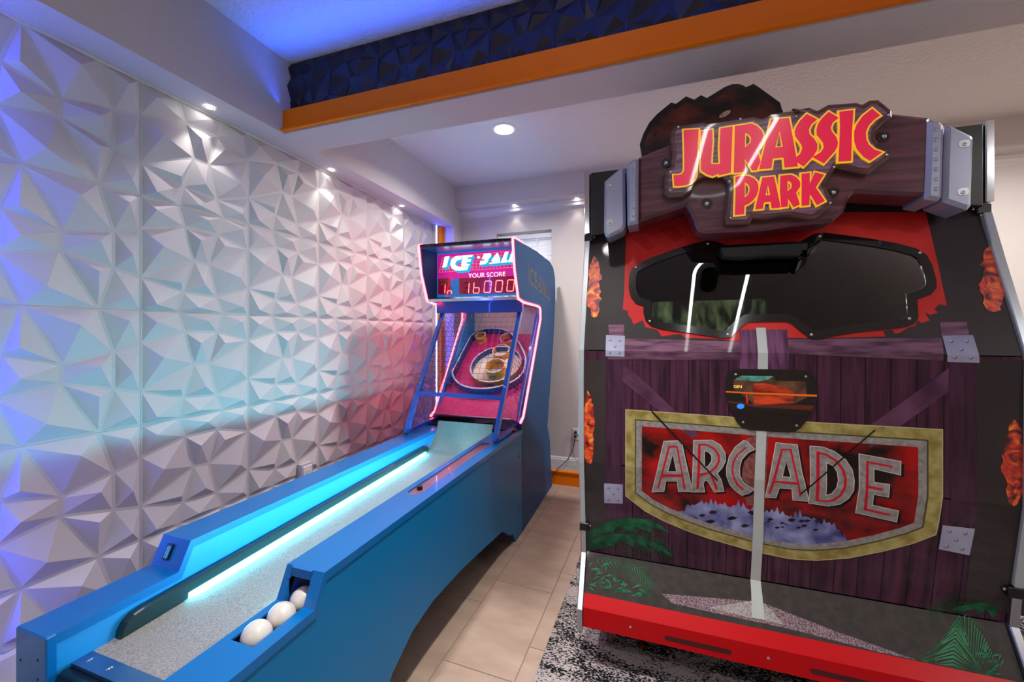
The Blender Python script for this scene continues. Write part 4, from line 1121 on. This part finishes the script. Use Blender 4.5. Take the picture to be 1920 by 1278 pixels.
for q in ([(1100, 1000), (1120, 986), (1145, 975), (1180, 969), (1220, 973), (1240, 984), (1257, 998), (1225, 988), (1218, 997), (1190, 986), (1185, 996), (1160, 986), (1150, 996), (1125, 998), (1101, 1012)],
          [(1101, 1018), (1130, 1004), (1165, 999), (1200, 1003), (1240, 1022), (1266, 1046), (1236, 1030), (1240, 1038), (1212, 1018), (1218, 1032), (1190, 1013), (1190, 1026), (1165, 1012), (1150, 1022), (1101, 1030)],
          [(1866, 1134), (1845, 1128), (1815, 1131), (1778, 1141), (1800, 1146), (1826, 1140), (1835, 1152), (1848, 1142), (1860, 1156), (1870, 1150)]):
    decal('palm_print', [q], GREEND, lower, .0019)
rg = random.Random(11)
def blades(cx_, cy_, n, L_, parent, spread=1.0):
    polys = []
    for k in range(n):
        a = rg.uniform(-math.pi * .95, -math.pi * .05) if rg.random() < .75 else rg.uniform(0, math.pi)
        x0, y0 = cx_ + rg.uniform(-20, 20) * spread, cy_ + rg.uniform(-8, 8); l = L_ * rg.uniform(.5, 1.1); w_ = rg.uniform(1.6, 3.4)
        dx, dy = math.cos(a), math.sin(a) * .7
        polys.append([(x0 - dy * w_ * .3, y0 + dx * w_ * .3), (x0 + dx * l * .5 - dy * w_, y0 + dy * l * .5 + dx * w_), (x0 + dx * l, y0 + dy * l + 4), (x0 + dx * l * .5 + dy * w_, y0 + dy * l * .5 - dx * w_)])
    polys = [q for q in polys if min(x for x, _ in q) > 1098 and max(x for x, _ in q) < 1884 and all(y < 1105 + .211 * (x - 1093) for x, y in q)]
    decal('leaf_print', polys, GREEN, parent, .0022)
for cx_, cy_ in ((1118, 1070), (1140, 1085), (1180, 1105), (1205, 1112), (1160, 1095), (1110, 1095)): blades(cx_, cy_, 9, 24, kick)
for cx_, cy_ in ((1740, 1242), (1780, 1258), (1845, 1225), (1870, 1240), (1880, 1262), (1850, 1265)): blades(cx_, cy_, 9, 26, kick)
decal('speckle_print', [[(1240, 1112), (1395, 1125), (1432, 1130), (1560, 1180), (1720, 1237), (1650, 1222), (1480, 1178), (1330, 1146), (1260, 1130)]], SPEC, kick, .0012)

# ---------------- upper window
wf = MB(); V = []; Fs = []
outw, inw = WOUT, inset(WOUT, .030)
n = len(outw)
for l, d in ((outw, .004), (outw, -.006), (inw, -.006), (inw, .004)):
    V += [(q[0], profY(q[1]) + d, q[1]) for q in l]
for k in range(4):
    k2 = (k + 1) % 4
    for i in range(n): Fs.append((k * n + i, k * n + (i + 1) % n, k2 * n + (i + 1) % n, k2 * n + i))
wf.v = V; wf.f = Fs
frame = wf.build('window_frame', BLACKG, cab)
tri = tessellate_polygon([[Vector((q[0], q[1], 0)) for q in inw]])
pane = mk('window_pane', [(q[0], profY(q[1]) - .001, q[1]) for q in inw], [tuple(t) for t in tri], TINT, cab, label='dark tinted window pane')
for p in ((1192, 501), (1218, 602), (1327, 457), (1364, 627), (1536, 443), (1723, 474), (1703, 597), (1520, 627)):
    x, zz = onF(p); MB().sphere((x, profY(zz) - .006, zz), .006, 10, 8, (1, .6, 1)).build('screw', CHROME, frame, True)
bq = [onF(p) for p in K(1060, 400, 3.993, [(1140, 285), (1757, 250), (1757, 330), (1700, 345), (1500, 345), (1290, 360), (1160, 350)])]
bq2 = [onF(p) for p in K(1480, 400, 3.993, [(0, 250), (40, 235), (165, 235), (160, 265), (80, 310), (40, 320), (0, 318)])]
MB().prism(bq[:3] + bq2[2:4] + bq2[4:6] + bq[3:], 'Y', 1.835, 1.90, .006).build('window_visor', BLACK, cab)
# interior seen through the glass
INT = mat('interior_dark', '#121413', .7)
mbx = MB(); mbx.box(CXL + .04, CXR - .04, 2.75, 2.77, 1.0, 2.0).box(CXL + .04, CXR - .04, 1.90, 2.77, 1.0, 1.02)
mbx.build('interior_shell', INT, cab)
SCR = mat('interior_screen', '#0a1712', .3, emit='base', estr=1.0, color2='#8a9c6c', nscale=7, ndetail=6, nstretch=(3, 1, 1), ramp=(.42, .75))
sc_ = [onY(p, 2.6) for p in ((1222, 566), (1438, 560), (1438, 625), (1222, 632))]
mk('interior_screen', sc_, [(0, 1, 2, 3)], SCR, cab)
# ---------------- small viewing window
sw = K(1340, 680, 8.727, [(178, 330), (185, 230), (230, 150), (300, 108), (380, 96), (1400, 110), (1520, 140), (1620, 220), (1665, 330), (1665, 600), (1600, 760), (1480, 960), (1400, 1060), (1300, 1120), (1200, 1135), (560, 1095), (440, 1050), (350, 950), (260, 770), (190, 620)])
SW = [onF(p) for p in sw]
swp = MB(); V = [(q[0], profY(q[1]) - .006, q[1]) for q in SW] + [(q[0], profY(q[1]) + .002, q[1]) for q in SW]; n = len(SW)
Fs = [(i, (i + 1) % n, n + (i + 1) % n, n + i) for i in range(n)] + [tuple(t) for t in tessellate_polygon([[Vector((q[0], q[1], 0)) for q in SW]])]
swp.v = V; swp.f = Fs
small = swp.build('viewing_window', BLACKG, cab)
ks = lambda p: K(1340, 680, 8.727, p)
def em_(name, c, s): return mat(name, c, .2, coat=1, emit=c, estr=s)
decal('screen_glow', [ks([(310, 270), (420, 205), (960, 215), (1000, 290), (1480, 300), (1500, 560), (1300, 660), (640, 720), (600, 640), (300, 430)])], mat('screen_brown', '#2a120a', .2, coat=1, color2='#5a3a20', nscale=18, emit='base', estr=.35), small, .0064)
decal('screen_jungle', [ks([(330, 270), (430, 205), (960, 215), (860, 270), (700, 300), (420, 280)])], mat('screen_green', '#16352e', .2, coat=1, color2='#4f8f80', nscale=25, emit='base', estr=.5), small, .0067)
decal('screen_orange', [ks([(610, 420), (640, 335), (800, 325), (1150, 400), (1290, 480), (1280, 650), (1000, 665), (640, 690)])], mat('screen_orange', '#5a1006', .2, coat=1, color2='#a83210', nscale=12, nstretch=(1, 1, 4), emit='base', estr=.55), small, .0070)
decal('screen_streak', [ks([(178, 455), (600, 478), (1660, 515), (1660, 550), (600, 505), (178, 480)])], em_('streak_amber', '#b04a04', .7), small, .0073)
decal('screen_streak', [ks([(190, 620), (600, 660), (1600, 690), (1590, 770), (700, 720), (200, 640)])], em_('streak_rust', '#4a1604', .4), small, .0066)
decal('screen_streak', [ks([(500, 470), (520, 500), (538, 650), (515, 650)])], em_('streak_red', '#c01818', .8), small, .0076)
decal('blue_lamp', [[(1340 + (418 + 62 * math.cos(t * .39)) / 8.727, 680 + (705 + 42 * math.sin(t * .39)) / 8.727) for t in range(16)]], em_('lamp_blue', '#1f74d0', .9), small, .0076)
gx, gz = onF(ks([(372, 385)])[0])
v, f = text_mesh('GIN', .017)
decal_t = mk('screen_text', [(gx + a, profY(gz) - .0078, gz + b_) for a, b_, _ in v], f, em_('text_amber', '#f0b860', 1.2), small)
for p in ((335, 186), (1482, 220), (460, 966), (1333, 1020)):
    x, zz = onF(ks([p])[0]); MB().sphere((x, profY(zz) - .006, zz), .005, 10, 8, (1, .6, 1)).build('screw', CHROME, small, True)

# ---------------- cabinet shell, edges, top box
sidep = [(y + .004, z) for y, z in PROF[:-1]] + [(1.96, 1.93), (1.96, 2.205), (2.35, 2.205), (3.25, 1.6), (3.25, .19)]
for x0, x1 in ((CXL, CXL + .02), (CXR - .02, CXR)):
    MB().prism(sidep, 'X', x0, x1).build('side_panel', BLACK, cab)
MB().box(CXL + .02, CXR - .02, 3.22, 3.25, .19, 1.6).build('back_panel', BLACK, cab)
MB().prism([(2.33, 2.19), (2.35, 2.205), (3.25, 1.6), (3.23, 1.585)], 'X', CXL + .02, CXR - .02).build('roof_panel', BLACK, cab)
MB().box(CXL + .02, CXR - .02, 1.81, 3.22, .19, .21).build('bottom_panel', BLACK, cab)
arch = [(CXL + .012, 2.203), (CXL + .012, 1.905), (CXL + .10, 1.912), (CXL + .30, 1.955), (CXL + .45, 1.985), (CXR - .45, 1.985), (CXR - .30, 1.958), (CXR - .12, 1.918), (CXR - .012, 1.905), (CXR - .012, 2.203)]
MB().prism(arch, 'Y', 1.935, 2.33, .004).build('sign_box', mat('box_black', '#101116', .35, coat=.3), cab)
def edge_strip(name, pts, x0, x1, m, th=.018, prot=.014):
    V = []; n = len(pts); nor = []
    for i in range(n):
        a = pts[max(i - 1, 0)]; c = pts[min(i + 1, n - 1)]; dy, dz = c[0] - a[0], c[1] - a[1]; L_ = math.hypot(dy, dz); nor.append((-dz / L_, dy / L_))
    fr_ = [(y + ny * prot, z + nz * prot) for (y, z), (ny, nz) in zip(pts, nor)]
    bk_ = [(y - ny * th, z - nz * th) for (y, z), (ny, nz) in zip(pts, nor)]
    if fr_[0][0] > bk_[0][0]: fr_, bk_ = bk_, fr_
    return MB().prism(fr_ + bk_[::-1], 'X', x0, x1, .003).build(name, m, cab)
up = [(1.955, 1.92), (1.955, 2.215)]
mid = [(1.888, .62)] ; mid = [(profY(.60), .60), (profY(.72), .72), (profY(.88), .88), (1.784, 1.05), (1.783, 1.25), (1.790, 1.37), (1.835, 1.50), (1.905, 1.70), (1.965, 1.88)]
low = [(1.741, .175), (1.741, .265), (1.772, .315), (1.850, .452), (1.840, .56)]
TRIMW = mat('edge_trim_grey', '#b9c0c2', .3, metal=.35)
for x0, x1 in ((CXL - .020, CXL + .003), (CXR - .003, CXR + .020)):
    edge_strip('edge_trim', up, x0, x1, CHROME)
    edge_strip('edge_trim', mid, x0, x1, TRIMW)
    edge_strip('edge_trim', low, x0, x1, STEEL)
    for z in (.58, 1.90):
        xi = x0 if x0 < .4 else x0 - .014
        cl = MB().cbox(xi - .002, xi + .039, profY(z) - .022, profY(z) + .01, z - .018, z + .018, .003).build('trim_clip', BLACK, cab)
        MB().sphere(((CXL + .022) if x0 < .4 else (CXR - .022), profY(z) - .008, z + .004), .006, 10, 8).build('screw', CHROME, cl, True)

# ---------------- the sign
SY = 1.80
def sg(pts, Y=SY): return [(q[0], q[2]) for q in (onY(p, Y) for p in pts)]
kL = lambda p: K(1080, 140, 3.993, p); kR = lambda p: K(1480, 140, 3.993, p)
WOODS = mat('sign_wood', '#3a151c', .38, coat=.4, coat_rough=.05, color2='#7a414e', nscale=4, nstretch=(1.2, 1, 12), ndetail=7, ramp=(.3, .75))
WOODP = mat('sign_plaque', '#3a1816', .35, coat=.9, coat_rough=.06, color2='#69392c', nscale=5, nstretch=(1.5, 1, 14), ndetail=7)
WOODI = mat('sign_inner', '#573349', .35, coat=.9, coat_rough=.06, color2='#9a7090', nscale=5, nstretch=(1.5, 1, 16), ndetail=7)
body = kL([(468, 628), (640, 555), (735, 515), (760, 420), (1000, 380), (1350, 340), (1700, 330)]) + kR([(300, 290), (600, 260), (770, 300), (1040, 330), (1020, 918), (480, 890), (440, 930), (400, 1030), (320, 1105), (0, 1140)]) + \
       kL([(1400, 1172), (960, 1190), (905, 1170), (860, 1050), (825, 990), (640, 1050), (468, 1108)])
sign = MB().prism(sg(body, 1.83), 'Y', 1.815, 1.94, .012).build('sign_body', WOODS, cab, label='carved wooden sign board')
plq = kL([(705, 520), (710, 430), (745, 390), (955, 357), (980, 368), (1330, 317), (1390, 330), (1425, 318), (1450, 297), (1610, 275), (1650, 290), (1700, 262), (1750, 247)]) + \
      kR([(30, 292), (90, 258), (145, 248), (210, 272), (290, 228), (500, 212), (545, 226), (600, 195), (665, 190), (762, 270), (765, 320), (695, 370), (648, 420), (640, 480), (690, 545), (750, 562), (750, 622), (585, 750), (500, 735), (345, 700), (272, 830), (322, 940), (310, 985), (190, 1078), (150, 1085), (0, 1062)]) + \
      kL([(1400, 1085), (1320, 1078), (1295, 1120), (1125, 1122), (1112, 1060), (1140, 820), (1100, 770), (960, 770), (900, 800), (870, 870), (800, 915), (690, 920), (655, 890), (660, 730), (705, 690), (722, 600)])
PQ = sg(plq, 1.79)
plaque = MB().prism(PQ, 'Y', 1.783, 1.83, .006).build('sign_plaque', WOODP, cab)
rim_in = inset(PQ, .017)
inner = MB().prism(rim_in, 'Y', 1.781, 1.80).build('plaque_field', WOODI, cab)
for p in ((1272, 238), (1257, 322), (1257, 357), (1388, 223), (1368, 340), (1370, 408), (1493, 218), (1666, 215), (1663, 290), (1564, 313), (1557, 380)):
    x, zz = sg([p], 1.783)[0]; MB().sphere((x, 1.783, zz), .005, 10, 8, (1, .6, 1)).build('screw', CHROME, plaque, True)
k1 = lambda p: K(1250, 220, 9.131, p); k2 = lambda p: K(1400, 190, 9.131, p); k3 = lambda p: K(1530, 180, 9.131, p); k4 = lambda p: K(1360, 310, 12.78, p); k55 = lambda p: K(1450, 310, 12.78, p)
JP = [
 (k1([(290, 212), (548, 200), (530, 560), (510, 880), (505, 990), (480, 1060), (420, 1120), (330, 1155), (220, 1172), (130, 1172), (118, 985), (200, 985), (260, 965), (295, 920), (303, 850), (300, 560)]), []),
 (k1([(585, 240), (780, 205), (788, 400), (770, 640), (762, 780), (780, 797), (905, 795), (915, 770), (905, 500), (922, 185), (1130, 150), (1100, 940), (900, 990), (893, 958), (790, 1003), (690, 970), (590, 905), (585, 700), (598, 560)]), []),
 ([(1378.1, 236), (1409.9, 231), (1419.7, 235.5), (1428.5, 244.8), (1431.5, 253), (1431, 265), (1426, 276), (1420, 281.5), (1426.5, 303), (1419, 318.5), (1411, 319), (1396.8, 297), (1396.8, 322), (1376, 323.5)], [k1([(1345, 262), (1400, 280), (1448, 340), (1440, 430), (1340, 510)])]),
 (k2([(420, 310), (728, 280), (800, 660), (880, 1110), (650, 1130), (635, 955), (450, 975), (425, 1140), (215, 1160), (245, 1035), (330, 700)]), [k2([(565, 500), (622, 772), (494, 786)])]),
 (k2([(1030, 210), (1210, 305), (1110, 390), (1068, 480), (1080, 560), (1160, 640), (1215, 730), (1212, 820), (1150, 930), (980, 1110), (870, 1045), (850, 950), (920, 890), (955, 800), (940, 740), (880, 650), (835, 590), (822, 510), (855, 420), (920, 320)]), []),
 (k3([(220, 265), (395, 370), (290, 450), (255, 540), (270, 600), (350, 700), (380, 780), (372, 860), (320, 950), (140, 1150), (-60, 1040), (0, 1010), (80, 960), (135, 880), (125, 800), (65, 720), (15, 660), (12, 560), (45, 460), (110, 370)]), []),
 (k3([(402, 265), (645, 235), (620, 600), (605, 1105), (385, 1120), (402, 800), (414, 500)]), []),
 (k3([(965, 210), (1105, 330), (1005, 395), (900, 510), (858, 620), (865, 740), (910, 830), (1000, 910), (1140, 960), (930, 1105), (820, 1040), (700, 900), (655, 760), (655, 600), (700, 480), (800, 340)]), []),
 (k4([(245, 270), (440, 240), (560, 250), (680, 300), (760, 380), (795, 480), (795, 600), (750, 730), (650, 850), (560, 920), (480, 950), (460, 970), (452, 1165), (230, 1185), (245, 700)]), [k4([(470, 395), (540, 440), (585, 520), (580, 620), (530, 710), (466, 772)])]),
 (k4([(885, 290), (1172, 262), (1310, 900), (1325, 1010), (1110, 1022), (1090, 865), (928, 880), (900, 1035), (715, 1050)]), [k4([(1025, 465), (1080, 705), (962, 712)])]),
 (k55([(172, 240), (440, 220), (540, 270), (630, 360), (655, 430), (640, 520), (548, 650), (640, 935), (490, 1000), (360, 795), (345, 985), (185, 1002), (160, 600)]), [k55([(342, 362), (400, 380), (445, 440), (435, 540), (340, 612)])]),
 (k55([(680, 195), (878, 175), (876, 430), (1000, 160), (1220, 215), (1020, 525), (1240, 850), (1050, 950), (882, 680), (862, 950), (680, 965)]), []),
]
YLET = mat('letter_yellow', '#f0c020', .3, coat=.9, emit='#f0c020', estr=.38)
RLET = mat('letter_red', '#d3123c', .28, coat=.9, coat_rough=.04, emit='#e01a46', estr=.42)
LSH = mat('letter_shadow', '#2a1418', .5)
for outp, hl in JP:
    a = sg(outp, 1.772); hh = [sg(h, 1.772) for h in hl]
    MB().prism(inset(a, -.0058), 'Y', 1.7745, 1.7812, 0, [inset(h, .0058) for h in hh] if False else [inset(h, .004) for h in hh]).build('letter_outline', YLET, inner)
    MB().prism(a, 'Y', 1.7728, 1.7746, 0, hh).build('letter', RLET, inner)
# recessed bolts of the sign
for p in ((1249, 306), (1325, 382), (1657, 256), (1562, 361)):
    x, zz = sg([p], 1.815)[0]
    cup = MB(); cup.prism(circ((x, zz), .022, 20), 'Y', 1.8105, 1.818, .003, [circ((x, zz), .015, 20)])
    c_ = cup.build('bolt_cup', WOODS, sign)
    MB().prism(circ((x, zz), .0155, 16), 'Y', 1.8130, 1.8165).build('bolt_well', BLACK, c_)
    MB().sphere((x, 1.812, zz), .009, 12, 8, (1, .5, 1)).build('bolt', STEEL, c_, True)
# silver brackets
BRK = [('rib', kL([(378, 678), (395, 650), (430, 628), (468, 622), (466, 1110), (385, 1125)]), 1.800), ('plate', kL([(212, 795), (330, 695), (365, 684), (372, 1118), (350, 1165), (245, 1215), (218, 1205), (208, 1170)]), 1.822),
       ('rib', kR([(1046, 340), (1080, 328), (1140, 340), (1170, 370), (1155, 905), (1125, 940), (1025, 925), (1036, 700)]), 1.800), ('plate', kR([(1176, 385), (1205, 362), (1380, 448), (1392, 470), (1375, 975), (1345, 1008), (1160, 945)]), 1.822)]
for nm, pts, Yf in BRK:
    o_ = MB().prism(sg(pts, Yf), 'Y', Yf, 1.94, .012).build('sign_bracket', SILVER, cab, label='silver metal bracket holding the wooden sign')
    if nm == 'plate':
        for p in ((kL([(255, 830), (255, 1108)])) if pts[0][0] < 1400 else kR([(1310, 520), (1300, 880)])):
            x, zz = sg([p], Yf)[0]
            MB().prism(rounded(x - .016, x + .016, zz - .011, zz + .016, .010), 'Y', Yf - .0015, Yf + .003, .001).build('bolt_pocket', STEEL, o_)
            MB().sphere((x, Yf - .002, zz - .001), .0065, 10, 8, (1, .5, 1)).build('bolt', CHROME, o_, True)
    else:
        zs = [q[1] for q in sg(pts, Yf)]; xs = [q[0] for q in sg(pts, Yf)]; xm = sum(xs) / len(xs) + (.006 if pts[0][0] < 1400 else 0)
        for k in range(7):
            zz = min(zs) + (max(zs) - min(zs)) * (.14 + .12 * k); MB().sphere((xm, Yf + .001, zz), .008, 10, 8, (1, .5, 1)).build('dimple', SILVER, o_, True)
# dinosaur head topper
kt = lambda p: K(1180, 150, 6.4, p)
dino = sg(kt([(150, 920), (125, 770), (170, 640), (240, 510), (330, 410), (500, 270), (560, 285), (680, 195), (780, 235), (860, 180), (930, 215), (1150, 80), (1230, 50), (1300, 45), (1360, 60), (1400, 85), (1490, 45), (1560, 90), (1810, 270), (1840, 380), (1850, 700), (1500, 900), (600, 1000)]), 2.0)
dino = [(x, max(z, 2.15)) for x, z in dino]
topper = MB().prism(dino, 'Y', 2.0, 2.018).build('dinosaur_topper', mat('topper_black', '#14100f', .5), cab, label='flat cut-out dinosaur head above the sign')
DINO = mat('topper_print', '#140b09', .6, coat=0, color2='#8a3826', nscale=8, ndetail=8, ramp=(.38, .80), nstretch=(1, 1, 1.6))
din = inset(dino, .022)
flat('head_print', din, DINO, topper, .001, at=2.0)
flat('eye', sg(kt([(1075, 448), (1085, 425), (1115, 395), (1165, 368), (1205, 362), (1217, 372), (1205, 400), (1150, 440), (1105, 455)]), 1.998), mat('eye_ivory', '#cbb495', .35), topper, .003, at=2.0)
flat('pupil', sg(kt([(1108, 402), (1116, 398), (1118, 452), (1110, 452)]), 1.998), mat('pupil_red', '#6a1210', .4), topper, .0038, at=2.0)
flat('nostril', sg(kt([(280, 680), (300, 640), (340, 610), (335, 635), (300, 675)]), 1.998), BLACK, topper, .003, at=2.0)
MB().box(.2, .24, 2.02, 2.05, 2.20, 2.40).box(.5, .54, 2.02, 2.05, 2.20, 2.40).build('topper_stay', BLACK, cab)
# casters and levelling feet
for x, y in ((-.172, 1.93), (1.05, 1.93), (-.172, 3.1), (1.05, 3.1)):
    ca_ = MB().cyl((x - .014, y, .011 + .038), (x + .014, y, .011 + .038), .038, 24).build('caster_wheel', mat('caster_rubber', '#5a3a34', .5), cab, True)
    MB().cyl((x - .016, y, .049), (x + .016, y, .049), .018, 18).build('hub', STEEL, ca_, True)
    MB().prism([(y - .02, .19), (y + .02, .19), (y + .012, .045), (y - .012, .045)], 'X', x + .017, x + .021).build('caster_fork', STEEL, ca_)
BRASS = mat('brass', '#a06a28', .3, metal=1)
for x, y in ((-.037, 1.955), (.92, 1.955)):
    ft = MB().cyl((x, y, .035), (x, y, .19), .007, 12).build('levelling_foot', BRASS, cab, True)
    MB().cyl((x, y, .012), (x, y, .022), .020, 20, .018).cyl((x, y, .022), (x, y, .037), .012, 6).build('foot_pad', BRASS, ft)

# ================================================================== pendant lamp in front of the cabinet, seen as a reflection
PX, PZ = .455, 2.55
pl = empty('pendant_light', (PX, .63, PZ), 'white LED loop pendant hanging from the ceiling in front of the dinosaur cabinet', 'pendant light')
pts = []
for k in range(17):
    t = math.pi * k / 16; pts.append((PX + .165 * math.cos(t), 1.105 + .165 * math.sin(t), PZ))
for k in range(17):
    t = math.pi + math.pi * k / 16; pts.append((PX + .165 * math.cos(t), .165 + .165 * math.sin(t), PZ))
hs_, ld_ = MB(), MB()
n8 = len(pts)
for k in range(n8):
    p, q = Vector(pts[k]), Vector(pts[(k + 1) % n8])
    def out_(c_):
        cy_ = min(max(c_.y, .165), 1.105); d_ = Vector((c_.x - PX, c_.y - cy_, 0)); return d_.normalized()
    a0, a1 = out_(p), out_(q); w_ = .011; up_ = Vector((0, 0, .022))
    v = [p - a0 * w_, p + a0 * w_, q + a1 * w_, q - a1 * w_]
    ld_.add(v, [(0, 1, 2, 3)])
    hs_.add([x + Vector((0, 0, .001)) for x in v] + [x + up_ for x in v], [(4, 5, 6, 7), (0, 1, 5, 4), (1, 2, 6, 5), (2, 3, 7, 6), (3, 0, 4, 7)])
hs_.build('loop_housing', WHITEPL, pl, fix=False); ld_.build('led_loop', LEDW, pl, fix=False)
MB().prism(rounded(PX - .06, PX + .06, .55, .80, .058), 'Z', ZC - .03, ZC).build('ceiling_plate', BLACK, pl)
for dx, dy in ((-.165, -.35), (.165, -.35), (-.165, .35), (.165, .35)):
    MB().tube([(PX + dx * .2, .675 + dy * .2, ZC - .02), (PX + dx, .635 + dy, PZ + .01)], .0012, 4).build('suspension_wire', BLACK, pl)
